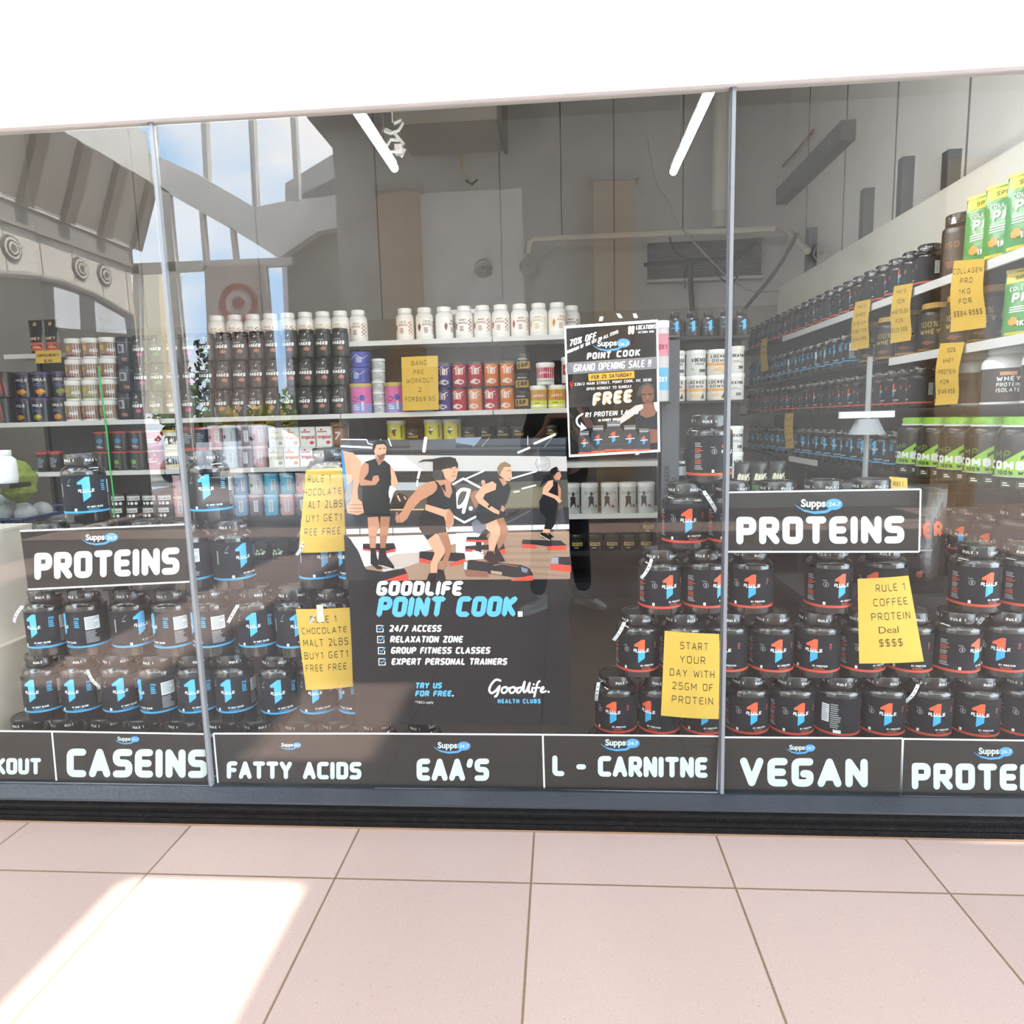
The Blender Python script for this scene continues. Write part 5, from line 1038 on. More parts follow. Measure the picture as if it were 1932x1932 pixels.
A.poly([(648, 922), (1071, 905), (1072, 960), (650, 964)], pc('55524c'), 2); r_([(640, 700), (1100, 650), (1100, 900), (620, 920)], '77705f', 3)
A.poly([(650, 962), (1073, 957), (1074, 990), (653, 1000)], pc('36383d'), 2)
A.poly([(653, 998), (1074, 989), (1074, 998), (654, 1008)], pc('ece9e4'), 3)
A.poly([(654, 1008), (1074, 998), (1074, 1002), (654, 1012)], pc('46413f'), 3)
A.poly([(655, 1012), (860, 1005), (1074, 1001), (1076, 1092), (690, 1095), (668, 1050)], pc('a28672'), 2)
l_([(110, 1290), (1000, 1260), (1466, 1250), (1466, 1370), (1000, 1480), (700, 1500), (420, 1640), (320, 1660), (230, 1440)], 'e4e2ea', 3)
l_([(420, 1640), (700, 1500), (1000, 1480), (1020, 1600), (760, 1690), (700, 1680)], 'c5b6ae', 3)
r_([(0, 1240), (380, 1225), (340, 1400), (350, 1560), (110, 1580), (0, 1500)], 'e3dfe0', 3)
for k in range(9): rs([(150+k*60, 1420+k*38), (1420, 1380+k*50)], 7, ('8a6d5a', 'b59a85')[k % 2], 3)
l_([(60, 1250), (140, 1310), (250, 1480), (320, 1660), (460, 1830), (90, 1830)], '2e2f33', 4)
# lamps, beams
for p_, w in (([(1088, 45), (1066, 205)], 42), ([(1012, 460), (992, 545)], 30), ([(985, 580), (978, 640)], 24), ([(30, 145), (440, 165)], 26), ([(30, 60), (345, 62), (365, 110), (430, 130)], 14), ([(520, 60), (545, 120)], 12), ([(620, 50), (655, 140)], 16)): ls(p_, w, 'f3f4f6', 4)
for p_, w in (([(785, 225), (925, 165)], 26), ([(990, 112), (1245, 0)], 30), ([(700, 552), (1010, 462)], 20), ([(835, 678), (1005, 636)], 20), ([(730, 722), (795, 712)], 18), ([(130, 555), (350, 458)], 20), ([(905, 20), (905, 130)], 8)): rs(p_, w, 'f1f1f0', 4)
for x in (215, 330, 1120): rs([(x, 150), (x+90, 40)], 10, '8f9399', 3)
A.ring(1020+4, 876-1.5, 12.5, 13.8, pc('8f8c8a'), 4, 24); A.ring(1024, 874, 8, 8.8, pc('8f8c8a'), 4, 20); rs([(1045, 290), (1060, 440)], 30, 'c9c9c9', 4); rs([(1040, 400), (1130, 380)], 40, 'b5b3b2', 4)
# hexagon emblem
rs([(-60, 640), (95, 552), (300, 662)], 27, 'f2f4f4', 4); rs([(-40, 1020), (108, 1103), (255, 1030)], 27, 'f2f4f4', 4)
rs(chaikin([(170, 700), (70, 680), (10, 760), (-5, 900), (60, 915), (130, 830), (165, 710)], 3), 44, 'f2f4f4', 4); rs([(168, 700), (120, 880), (95, 975)], 44, 'f2f4f4', 4); A.ell(860+188*kx, 820+928*kx, 4, 4, pc('f2f4f4'), 4)
# barre, posts, steps behind
ls([(630, 945), (1060, 940)], 17, 'd2ae92', 4); rs([(620, 926), (1330, 910)], 10, '8d6350', 4)
for x in (255, 670): ls([(x, 950), (x+8, 1270)], 12, '33353a', 4)
for x in (635, 960, 1270): rs([(x, 925), (x, 1200)], 8, '55575c', 3)
rs([(640, 1110), (930, 960)], 20, '5a5d62', 3); rs([(640, 1040), (790, 950)], 30, '1f2124', 3)
def step_l(top, red): l_(top, '26262a', 5); [l_(q, 'd84d40', 5) for q in red]
def step_r(top, red): r_(top, '2a2a2e', 5); [r_(q, 'd9503f', 5) for q in red]
step_l([(300, 1370), (690, 1362), (715, 1430), (590, 1462), (300, 1432)], [[(300, 1432), (590, 1462), (715, 1430), (712, 1468), (590, 1492), (300, 1452)]])
step_l([(1020, 1465), (1466, 1485), (1466, 1590), (1140, 1580), (1005, 1545)], [[(1005, 1545), (1140, 1580), (1140, 1622), (1008, 1600)]])
step_r([(-10, 1480), (110, 1490), (122, 1560), (-10, 1602)], [[(-80, 1620), (122, 1555), (112, 1622), (-80, 1655)]])
step_r([(140, 1285), (400, 1285), (400, 1330), (130, 1325)], [[(130, 1318), (400, 1325), (400, 1352), (130, 1345)]])
step_r([(120, 1400), (600, 1370), (620, 1430), (560, 1450), (120, 1440)], [[(120, 1432), (330, 1440), (330, 1475), (120, 1470)], [(540, 1440), (622, 1425), (622, 1500), (545, 1500)]])
step_r([(840, 1320), (1320, 1330), (1392, 1392), (1140, 1402), (1010, 1382), (830, 1372)], [[(830, 1375), (1010, 1385), (1010, 1432), (840, 1425)], [(1140, 1402), (1392, 1392), (1382, 1452), (1150, 1452)]])
step_r([(1210, 1535), (1440, 1535), (1445, 1640), (1190, 1622)], [[(1190, 1622), (1445, 1645), (1448, 1730), (1190, 1700)]]); r_([(1210, 1540), (1290, 1540), (1290, 1625), (1190, 1620)], '9aa0ae', 6)
step_l([(330, 1690), (560, 1725), (820, 1680), (862, 1750), (640, 1832), (330, 1832)], [[(560, 1832), (640, 1808), (862, 1740), (868, 1825), (860, 1835), (560, 1835)]]); l_([(540, 1690), (820, 1660), (560, 1725)], 'c9ccd2', 6)
step_r([(100, 1625), (180, 1570), (830, 1640), (930, 1680), (972, 1765), (960, 1782), (740, 1795), (120, 1705)], [[(700, 1822), (960, 1765), (972, 1832), (700, 1838)]])
r_([(105, 1690), (400, 1722), (420, 1792), (130, 1782)], '8f5f52', 5); r_([(440, 1705), (580, 1725), (580, 1765), (445, 1745)], 'b39780', 6); r_([(820, 1660), (910, 1690), (890, 1740), (830, 1720)], '7f889a', 6); r_([(105, 1600), (150, 1600), (140, 1700), (100, 1690)], 'c3cad2', 6); rs([(260, 1580), (780, 1655)], 9, 'a86a58', 6)
# figures far behind
l_([(640, 860), (690, 770), (760, 730), (850, 770), (870, 850), (800, 930), (640, 930)], '232529', 4); ls([(735, 770), (765, 830)], 22, 'd3a590', 5); ls([(820, 780), (835, 810)], 18, 'd3a590', 5); l_([(580, 720), (640, 650), (690, 720), (640, 880)], 'd8d6da', 4); ls([(730, 980), (715, 1060)], 24, 'a87a66', 5)
r_([(200, 1110), (250, 1060), (380, 1120), (390, 1200), (330, 1252), (220, 1230)], '6c7280', 5); rs([(380, 1220), (290, 1340), (285, 1460)], 70, '26292d', 5); r_([(210, 1450), (300, 1470), (310, 1500), (205, 1495)], 'd9d9d6', 6); r_([(170, 740), (260, 690), (300, 760), (280, 870), (250, 930), (190, 800)], 'a3705a', 5); A.ell(860+345*kx, 820+600*kx, 4, 5, pc('caa08a'), 5)
SK, SK2, SK3, BK = 'c08a6e', 'a8745a', 'd9a687', '26282c'
# man on the left
l_([(280, 390), (320, 350), (372, 372), (368, 480), (310, 560), (420, 588), (440, 520), (492, 510), (505, 570), (460, 632), (270, 642), (248, 560)], SK, 6)
l_([(640, 380), (692, 450), (738, 590), (720, 680), (660, 640), (640, 520)], SK3, 6); l_([(600, 640), (680, 640), (720, 690), (640, 790), (580, 720)], 'dcdcdf', 5)
l_([(455, 270), (460, 335), (500, 368), (548, 350), (552, 290)], SK2, 6); l_([(318, 345), (455, 300), (500, 382), (565, 320), (642, 382), (656, 560), (622, 720), (642, 1012), (330, 1012), (292, 860), (292, 640), (372, 520), (372, 372)], BK, 6)
l_([(430, 520), (492, 508), (508, 570), (462, 630), (380, 640), (410, 590)], SK, 7); l_([(290, 860), (640, 790), (642, 1012), (330, 1012)], '202226', 7)
l_([(436, 150), (440, 205), (462, 272), (505, 318), (558, 312), (590, 235), (598, 160), (565, 108), (480, 115)], SK3, 7); l_([(470, 240), (500, 262), (560, 238), (590, 235), (560, 315), (505, 318)], '7d5845', 8); l_([(418, 165), (432, 110), (500, 62), (580, 88), (602, 155), (565, 118), (472, 126), (450, 180), (438, 210)], '2a2220', 8); l_([(500, 172), (530, 168), (530, 178), (500, 182)], '33261f', 9); l_([(555, 168), (585, 164), (585, 174), (555, 178)], '33261f', 9)
l_([(358, 1040), (490, 1030), (512, 1150), (470, 1262), (460, 1425), (392, 1425), (372, 1262)], SK, 6); l_([(520, 1030), (642, 1030), (632, 1140), (610, 1262), (580, 1425), (520, 1425), (512, 1282)], SK2, 6)
l_([(398, 1425), (455, 1425), (482, 1560), (542, 1642), (540, 1690), (480, 1692), (398, 1620)], '17181b', 7); l_([(508, 1425), (575, 1425), (602, 1530), (692, 1650), (695, 1688), (560, 1645), (490, 1612)], '1b1c1f', 7); ls([(500, 1640), (690, 1690)], 10, 'd8d4d2', 8)
# arm and bottle at the left edge
l_([(45, 200), (180, 230), (278, 345), (268, 560), (232, 690), (240, 805), (292, 850), (312, 980), (240, 1012), (105, 985), (90, 900), (150, 820), (150, 650), (100, 640)], SK3, 6); l_([(28, 190), (56, 212), (102, 640), (76, 705), (42, 480)], '4a8cc4', 7); l_([(100, 640), (180, 560), (160, 800), (90, 900), (75, 760)], '8f9296', 7)
for k in range(3): ls([(130, 880+45*k), (290, 880+45*k)], 8, '9a6a58', 8)
# woman in front
l_([(1180, 305), (1300, 282), (1400, 278), (1466, 300), (1490, 380), (1466, 440), (1180, 445)], '2b2727', 7); l_([(1190, 305), (1060, 312), (985, 352), (1090, 335), (1185, 340)], '3a3230', 6); l_([(1180, 445), (1290, 440), (1305, 570), (1190, 575), (1170, 500)], '45423f', 7)
l_([(1296, 440), (1380, 420), (1480, 395), (1492, 470), (1470, 560), (1420, 600), (1330, 545)], SK3, 8); ls([(1390, 425), (1425, 420)], 9, '3a2a24', 9); ls([(1460, 418), (1480, 415)], 8, '3a2a24', 9); ls([(1425, 522), (1462, 512)], 11, 'a34848', 9); l_([(1440, 430), (1462, 480), (1440, 490)], SK2, 9)
r_([(0, 310), (32, 370), (28, 430), (0, 400)], '2b2727', 8)
l_([(1210, 570), (1400, 560), (1440, 690), (1400, 800), (1310, 770), (1240, 640)], SK, 6); l_([(1280, 640), (1330, 620), (1345, 720), (1320, 700)], '332d2b', 8)
l_([(1200, 575), (1240, 600), (1290, 660), (1330, 770), (1390, 800), (1425, 720), (1400, 600), (1466, 680), (1480, 950), (1380, 930), (1330, 942), (1100, 872), (1110, 750), (1230, 680)], BK, 7)
l_([(1120, 595), (1200, 580), (1234, 640), (1230, 690), (1180, 745), (1020, 832), (905, 960), (862, 1052), (800, 1105), (715, 1100), (722, 1035), (792, 960), (862, 820), (1000, 660)], SK, 7); ls([(760, 1050), (740, 1105)], 16, SK2, 8); ls([(800, 1050), (850, 1045)], 20, SK, 8)
l_([(1090, 872), (1330, 942), (1372, 900), (1440, 1042), (1440, 1120), (1370, 1205), (1320, 1032), (1080, 945)], SK3, 6); r_([(-100, 900), (-30, 1000), (-20, 1060), (-90, 1200), (-130, 1130)], SK, 6)
l_([(1055, 950), (1320, 1032), (1352, 1222), (1215, 1242), (1110, 1322), (1010, 1182), (990, 1080)], '25272b', 8)
l_([(1240, 1235), (1362, 1222), (1418, 1430), (1372, 1580), (1305, 1702), (1240, 1702), (1330, 1510), (1335, 1440)], SK2, 6); l_([(1105, 1322), (1222, 1230), (1335, 1440), (1322, 1500), (1240, 1622), (1232, 1742), (1148, 1732), (1150, 1622), (1202, 1490)], SK3, 7)
l_([(1132, 1742), (1232, 1735), (1222, 1840), (1095, 1840)], '1b1c1f', 8); l_([(1238, 1690), (1312, 1700), (1345, 1838), (1228, 1838)], '202124', 8)
# man on the right
r_([(530, 545), (622, 560), (642, 612), (600, 645), (560, 602)], SK, 6); r_([(478, 585), (540, 548), (602, 655), (662, 602), (695, 680), (640, 860), (582, 905), (592, 962), (258, 962), (300, 870), (372, 740), (500, 680)], BK, 6)
r_([(540, 400), (622, 370), (690, 400), (702, 480), (708, 530), (682, 585), (640, 582), (560, 520)], SK3, 7); r_([(522, 420), (560, 360), (622, 338), (692, 380), (692, 402), (610, 405), (580, 450), (545, 530), (525, 470)], '8a6f55', 8); ls([(0, 0), (0, 0)], 1, BK, 1); rs([(650, 455), (690, 450)], 8, '4a372c', 8); rs([(668, 548), (695, 545)], 9, 'a35a50', 8)
r_([(460, 585), (512, 622), (502, 692), (372, 742), (342, 802), (440, 892), (552, 962), (545, 1002), (480, 982), (290, 862), (240, 772), (330, 642)], SK3, 8); rs([(415, 905), (440, 880)], 30, '1b1b1d', 9); r_([(580, 880), (622, 922), (602, 972), (560, 950)], SK, 8)
r_([(248, 942), (622, 950), (612, 1032), (510, 1062), (402, 1112), (330, 1122), (258, 1042)], '2f3135', 7)
r_([(508, 1062), (602, 1040), (662, 1200), (640, 1262), (580, 1400), (532, 1442), (520, 1352), (572, 1232)], SK2, 6); r_([(372, 1125), (510, 1065), (562, 1180), (560, 1252), (520, 1342), (480, 1462), (418, 1452), (410, 1332), (440, 1242)], SK3, 7)
r_([(400, 1462), (472, 1472), (552, 1622), (480, 1642), (350, 1555)], '3a2a2a', 8); r_([(488, 1440), (540, 1440), (622, 1590), (560, 1602), (498, 1562)], '2f2425', 8); rs([(480, 1640), (550, 1632)], 8, 'b9a9a4', 9)
# woman at the right
r_([(1200, 430), (1262, 400), (1292, 432), (1232, 482), (1192, 562), (1090, 622), (1040, 702), (1098, 560), (1170, 480)], '1d1a1a', 7); r_([(1232, 470), (1310, 458), (1328, 520), (1302, 572), (1242, 562), (1222, 510)], SK, 8); r_([(1220, 480), (1255, 440), (1312, 455), (1262, 480), (1232, 530)], '1d1a1a', 9)
r_([(1160, 582), (1222, 570), (1222, 642), (1160, 722), (1282, 772), (1335, 832), (1302, 862), (1240, 802), (1088, 742), (1100, 662)], SK3, 8); r_([(1205, 570), (1282, 600), (1302, 682), (1282, 772), (1160, 732)], '1a1b1d', 7); r_([(1282, 602), (1322, 682), (1322, 802), (1290, 782)], SK, 8)
r_([(1098, 752), (1272, 812), (1292, 1002), (1262, 1102), (1200, 1192), (1110, 1182), (1140, 1052), (1060, 962), (1048, 842)], '1c1d20', 7); r_([(1100, 1185), (1190, 1190), (1180, 1235), (1090, 1232)], SK3, 6); r_([(1062, 1230), (1130, 1235), (1202, 1292), (1190, 1332), (1080, 1292)], '17181a', 8); r_([(1160, 1222), (1242, 1292), (1180, 1292)], '17181a', 7); rs([(1065, 1262), (1180, 1328)], 9, 'd9d5d0', 9)
gsub(A, 'picture')
wt_ = M('dfe3e3', .45); sb = M('55aee2', .45)
A = Art(plane_px(PY, .00035), -1)
A.text('GOODLIFE', 709, 1123.5, 28, wt_, 10, .27, w=162, slant=.16, cap=4, sp=.13); A.text('POINT COOK', 710, 1164, 39, sb, 10, .26, w=262, slant=.16, cap=4, sp=.13, slope=-.004); A.rect(977, 1153, 986, 1163, wt_, 10)
for t_, x, y, w in (('24/7 ACCESS', 734, 1192, 98), ('RELAXATION ZONE', 735.5, 1212.5, 137), ('GROUP FITNESS CLASSES', 737, 1233.5, 187), ('EXPERT PERSONAL TRAINERS', 738, 1254.5, 218)):
    A.text(t_, x, y, 13, wt_, 2, .24, w=w, slant=.16, cap=4, sp=.16)
    x0, x1 = x-23, x-11; A.stroke([(x1-2, y-12), (x0, y-12), (x0, y), (x1, y), (x1, y-6)], 1.6, wt_, 2, 6); A.stroke([(x0+3, y-7), (x0+5.5, y-4), (x1+1, y-12)], 1.6, sb, 3, 6)
A.text('TRY US', 783, 1299, 11.5, sb, 2, .26, w=50, slant=.16, cap=4, sp=.14); A.text('FOR FREE', 783, 1314, 11.5, sb, 2, .26, w=68, slant=.16, cap=4, sp=.14); A.rect(853, 1311, 856, 1314, wt_, 2); A.font('*T&Cs apply', 783, 1327, 5, wt_, 2, w=35)
gsub(A, 'lettering')
A = Art(plane_px(PY, .00035), -1)
sw = 4.2                                       # the script wordmark
def scr(pts, w=sw): A.stroke(chaikin(pts, 3), w, wt_, 2, 8)
scr([(944, 1284), (936, 1281), (927, 1290), (922, 1302), (927, 1309), (936, 1303), (942, 1295), (943, 1294), (938, 1312), (934, 1314)])
for x in (953, 968): scr([(x, 1296), (x-6, 1298), (x-7, 1306), (x-1, 1308), (x+5, 1302), (x+3, 1296), (x, 1296), (x+4, 1299), (x+9, 1298)], 3.8)
scr([(985, 1297), (978, 1297), (974, 1305), (979, 1308), (985, 1300), (991, 1282), (988, 1298), (988, 1307), (993, 1304)], 3.8)
scr([(993, 1304), (1001, 1284), (997, 1300), (998, 1307), (1002, 1305)], 3.8); scr([(1005, 1297), (1003, 1306), (1007, 1306)], 3.8); A.ell(1007, 1291, 2, 2, wt_, 2)
scr([(1018, 1285), (1014, 1288), (1011, 1302), (1008, 1314)], 3.8); scr([(1008, 1298), (1018, 1297)], 3)
scr([(1020, 1303), (1026, 1299), (1025, 1295), (1020, 1300), (1021, 1307), (1030, 1304)], 3.8); A.ell(1035, 1305, 2.2, 2.2, wt_, 2)
A.text('HEALTH CLUBS', 939, 1327, 8.5, sb, 2, .25, w=81, cap=4, sp=.3)
gsub(A, 'logo')

# ================================================================== THE OPENING SALE POSTER
ks = .1449
SPp = lambda x, y: (1060+x*ks, 590+y*ks)
SP = lambda pts: [SPp(*p) for p in pts]
sp_, ssub = poster('sale_poster', SP([(28, 172), (1252, 88), (1281, 1812), (94, 1882)]), 'white-bordered grand opening sale poster hung in the window', M('eceef0', .45))
A = Art(plane_px(PY, .00035), -1); q_ = lambda pts, c, l=2: A.poly(SP(pts), pc(c), l)
q_([(56, 205), (1228, 128), (1250, 1782), (112, 1848)], '1d1b1b', 1)
q_([(90, 800), (200, 790), (180, 1060), (160, 1180), (95, 1190)], '2b2523', 2); q_([(110, 1180), (300, 1200), (420, 1480), (380, 1560), (120, 1500)], '2a2422', 2); q_([(190, 1240), (240, 1230), (400, 1420), (430, 1500), (330, 1500)], '5a4038', 3)
q_([(60, 652), (1238, 572), (1242, 728), (68, 804)], '858286', 3); q_([(344, 798), (940, 758), (946, 850), (350, 890)], 'f0b136', 3)
# woman with a towel, jars and arrow
q_([(975, 1085), (1005, 965), (1100, 905), (1185, 940), (1215, 1040), (1120, 935), (1055, 980), (1025, 1085)], '4b4644', 4); q_([(1030, 1035), (1060, 965), (1120, 932), (1190, 1000), (1202, 1100), (1172, 1172), (1110, 1195), (1052, 1152)], '7a5240', 5)
for p_ in ([(1045, 1062), (1092, 1066)], [(1125, 1062), (1175, 1056)]): A.stroke(SP(p_), 2.2, pc('33221c'), 6)
q_([(1090, 1150), (1150, 1146), (1145, 1160), (1095, 1163)], '5c2f2a', 6); q_([(1105, 1075), (1128, 1075), (1132, 1118), (1100, 1120)], '8f6450', 6)
q_([(1060, 1185), (1180, 1180), (1232, 1290), (1200, 1342), (1100, 1372), (1020, 1332), (1010, 1262)], '8a5c46', 4); q_([(945, 1455), (1000, 1342), (1100, 1375), (1200, 1352), (1242, 1302), (1246, 1520), (955, 1500)], '24252c', 5); q_([(950, 1500), (1246, 1520), (1248, 1690), (1150, 1700), (1140, 1540)], '8a5348', 4)
q_([(1050, 1190), (1062, 1242), (980, 1302), (852, 1392), (752, 1455), (715, 1410), (850, 1285), (960, 1208)], 'dac5bf', 6); q_([(1190, 1170), (1245, 1160), (1246, 1300), (1215, 1260)], 'e6dad6', 6)
for x0, x1, y0, y1 in ((215, 372, 1545, 1842), (985, 1150, 1510, 1800), (380, 562, 1470, 1826), (785, 985, 1465, 1806), (558, 790, 1415, 1806)):
    m_ = (x0+x1)/2; w = (x1-x0)/2; h = y1-y0; l = 7
    q_([(m_-w*.75, y0), (m_+w*.75, y0-6), (m_+w*.75, y0+h*.17), (m_-w*.75, y0+h*.19)], '6f6f72', l); q_([(m_-w*.7, y0+h*.10), (m_+w*.7, y0+h*.09), (m_+w*.7, y0+h*.13), (m_-w*.7, y0+h*.14)], 'b5b5b8', l+1)
    q_([(m_-w*.7, y0+h*.2), (m_+w*.7, y0+h*.18), (m_+w, y0+h*.28), (m_+w, y1-6), (m_-w, y1+4), (m_-w, y0+h*.3)], '3f444a', l); q_([(m_-w, y1-h*.07), (m_+w, y1-h*.07-8), (m_+w, y1-6), (m_-w, y1+4)], 'd0634c', l+1)
    zz = y0+h*.72; k = h*.38; P1 = lambda a, b: (m_+(a-.3)*k, zz-b*k-(a*6))
    q_([P1(.30, 1), P1(.44, 1), P1(.44, .52), P1(.16, .52), P1(.16, .70), P1(0, .70), P1(0, .79)], 'd8654a', l+1); q_([P1(.44, .52), P1(.44, .20), P1(.16, 0), P1(.16, .52)], '5aa7d8', l+1); A.stroke(SP([(m_-w*.55, zz-k*.52), (m_+w*.6, zz-k*.58)]), 1.5, wt_, l+2, 0)
A.stroke(chaikin(SP([(268, 1318), (190, 1370), (195, 1450), (265, 1505)]), 3), 3.6, wt_, 8, 8); q_([(250, 1425), (325, 1505), (240, 1540)], 'f4f6f6', 8); A.ell(*SPp(122, 920), 3.4, 3.4, pc('c23a30'), 4); q_([(102, 935), (146, 932), (124, 992)], 'c23a30', 4); A.ell(*SPp(122, 918), 1.3, 1.3, pc('1d1b1b'), 5)
ssub(A, 'picture')
A = Art(plane_px(PY, .00035), -1)
def st(t, x, y, h, w, c, l=4, wt=.22, slope=-.068, slant=.12, **k): X, Y = SPp(x, y); A.text(t, X, Y, h*ks, M(c, .45), l, wt, w=w*ks, slope=slope, slant=slant, cap=4, **k)
st('70% OFF', 95, 443, 92, 350, 'f2f2f2', slope=-.30, wt=.19); st('MINIMUM OF 10% OFF ON ALL ITEMS', 70, 535, 46, 665, 'ececec', slope=-.405, wt=.19, slant=0)
st('11', 848, 288, 118, 88, 'f4e6c6', wt=.30, sp=.3); st('LOCATIONS', 962, 224, 58, 262, 'f2f2f2', wt=.2); st('VICTORIA WIDE', 988, 272, 30, 212, 'd5d5d5', wt=.19)
st('POINT', 322, 612, 90, 312, 'f3dcec', wt=.24, sp=.24); st('COOK', 708, 582, 88, 305, 'e6eefc', wt=.24, sp=.24)
st('GRAND OPENING SALE !!', 148, 772, 98, 1010, 'eef0f2', 6, .165, sp=.2); st('FEB 25 SATURDAY', 382, 866, 52, 525, '2b2418', 5, .19)
st('22B/2 MAIN STREET, POINT COOK, VIC 3030', 163, 952, 36, 1002, 'ececec', slope=-.062, slant=0, wt=.17); st('OPEN MONDAY TO SUNDAY', 322, 1012, 36, 585, 'e6e6e6', slope=-.062, slant=0, wt=.17)
for k, c, l in ((.34, 'a8873a', 3), (.22, 'fdf6da', 5)): st('FREE', 395, 1215, 172, 512, c, l, k, slope=-.10, slant=.10, sp=.24)
st('R1 PROTEIN 1.4LBS', 303, 1365, 66, 690, 'f0eeee', 9, .19); st('IN EVERY ORDER', 475, 1420, 34, 300, 'dcd6d4', 5, .26, slant=0)
ssub(A, 'lettering')
A = Art(plane_px(PY, .00035), -1); X, Y = SPp(462, 440); supps(A, X, Y, 63, 4, -.06); ssub(A, 'logo')
b = MB()
for x, y, dx in ((505, 110, 14), (770, 70, -40), (965, 70, -18), (975, 1850, 40)): p0, p1 = P(*SPp(x, y), .017), P(*SPp(x+dx, y-60), .0165); b.prism([p0+Vector((-.006, 0, 0)), p0+Vector((.006, 0, 0)), p1+Vector((.006, 0, 0)), p1+Vector((-.006, 0, 0))], (0, -.0006, 0), M('c9cbcc', .2))
b.v = [tuple(Vector(v)-Vector(sp_.location)) for v in b.v]; b.build('tape', sp_)

# ================================================================== YELLOW PAPER NOTES
m_ink = M('332c14', .6)
def note(corners, Y, lab, lines_, bulge=.0, curl=0., wave=0., col='d2ae44', rows_=None, Xw=None, tapes=0, dirn=None):
    """paper sheet: pixel corners tl, tr, br, bl on the plane Y (or the wall Xw); lines_ = (text, u0, v_base, height, width)"""
    pt = (lambda x, y: P(x, y, Y)) if Xw is None else (lambda x, y: PX(x, y, Xw))
    tl, tr, br, bl = [pt(*c) for c in corners]; c = (tl+tr+br+bl)/4; nrm = Vector((0, -1, 0)) if Xw is None else Vector((-1, 0, 0))
    def fn(u, v, l):
        p = tl*(1-u)*(1-v)+tr*u*(1-v)+br*u*v+bl*(1-u)*v
        return p-c+nrm*(bulge*math.sin(math.pi*u)+curl*v*v+wave*math.sin(v*5)*(.3+v)+.0006*l)
    t = thing('paper_note', label_ok(lab), 'note', tuple(c), 0, None)
    b = MB(); n, m = 10, 14; vs = [fn(i/n, j/m, 0) for j in range(m+1) for i in range(n+1)]
    vs2 = [v-nrm*.0004 for v in vs]; fs = [(j*(n+1)+i, j*(n+1)+i+1, (j+1)*(n+1)+i+1, (j+1)*(n+1)+i) for j in range(m) for i in range(n)]; k = len(vs)
    b.mesh(vs+vs2, fs+[tuple(k+q for q in reversed(f)) for f in fs], M(col, .6, noise=.03, nscale=9), True); b.build('sheet', t)
    A = Art(fn, -1, .06)
    for (tx, u0, v, h, w) in lines_:
        if any(ch.islower() for ch in tx): A.font(tx, u0, v, h, m_ink, 1, w=w, off=-.008)
        else: A.text(tx, u0, v, h, m_ink, 1, .115 if Xw is None else .15, w=w, cap=5, sp=.26)
    A.build('lettering', t)
    if tapes:
        A = Art(fn, -1); A.rect(.40, -.05, .52, .16, M('e9e6cc', .15), 2); A.build('tape', t)
    return t
YN = .085
note([(577, 886), (650, 882), (652, 1040), (563, 1043)], .153, 'yellow chocolate malt note, upper of the two notes left of the gym poster', [('RULE 1', .08, .155, .085, .58), ('HOCOLATE', .0, .31, .078, .92), ('ALT 2LBS', .14, .465, .09, .80), ('UY1 GET1', .12, .625, .085, .80), ('REE FREE', .10, .79, .085, .80)], .008)
note([(558, 1149), (661, 1146), (666, 1295), (577, 1302)], .153, 'yellow chocolate malt note, lower of the two notes left of the gym poster', [('RULE 1', .26, .17, .085, .48), ('CHOCOLATE', .07, .305, .075, .85), ('MALT 2LBS', .07, .46, .09, .87), ('BUY1 GET1', .06, .615, .085, .86), ('FREE FREE', .06, .77, .085, .83)], .008, tapes=1)
note([(757, 674), (826, 671), (828, 773), (760, 775)], 2.875, 'yellow note reading PRE WORKOUT on the second back shelf', [('BANG', .28, .165, .085, .42), ('PRE', .33, .33, .085, .28), ('WORKOUT', .13, .49, .085, .74), ('2', .45, .655, .085, .09), ('FOR$69.95', .08, .83, .085, .82)], .010)
note([(1254, 1190), (1357, 1196), (1360, 1357), (1247, 1350)], .0995, 'yellow note reading START YOUR DAY on the right window stack', [('START', .29, .195, .085, .50), ('YOUR', .29, .355, .085, .45), ('DAY WITH', .12, .515, .085, .78), ('25GM OF', .17, .67, .085, .70), ('PROTEIN', .17, .83, .085, .70)], .006)
note([(1618, 1092), (1714, 1086), (1743, 1248), (1621, 1252)], .0985, 'yellow note reading COFFEE PROTEIN Deal on the right window stack', [('RULE 1', .33, .16, .085, .56), ('COFFEE', .27, .325, .085, .62), ('PROTEIN', .22, .49, .085, .68), ('Deal', .33, .645, .085, .33), ('$$$$', .32, .80, .085, .38)], .006)
note([(1800, 492), (1858, 488), (1862, 618), (1794, 627)], 0, 'yellow note reading COLLAGEN 1KG hanging from the top wall shelf', [('COLLAGEN', .03, .19, .075, .92), ('PRO', .30, .33, .075, .38), ('1KG', .28, .48, .075, .36), ('FOR', .28, .62, .075, .38), ('$$84.95$$', .10, .79, .075, .82)], 0, wave=.012, Xw=1.885, curl=.02)
note([(1687, 540), (1722, 534), (1720, 642), (1681, 648)], 0, 'yellow note reading 100% WHEY hanging from the top wall shelf', [("MAX'S", .20, .15, .07, .5), ('100%', .28, .32, .07, .42), ('WHEY5LBS', .06, .50, .075, .85), ('FOR', .28, .66, .07, .36), ('$129.95$', .06, .82, .075, .75)], 0, wave=.012, Xw=1.885, curl=.02)
note([(1614, 570), (1643, 564), (1640, 656), (1606, 661)], 0, 'yellow note reading SHRED SYSTEM hanging farther along the top wall shelf', [("MAX'S", .25, .15, .065, .5), ('SHRED', .20, .32, .07, .6), ('SYSTEM', .12, .50, .07, .75), ('5.85 FOR', .10, .66, .07, .78), ('$140.95$', .10, .82, .07, .75)], 0, wave=.012, Xw=1.885, curl=.02)
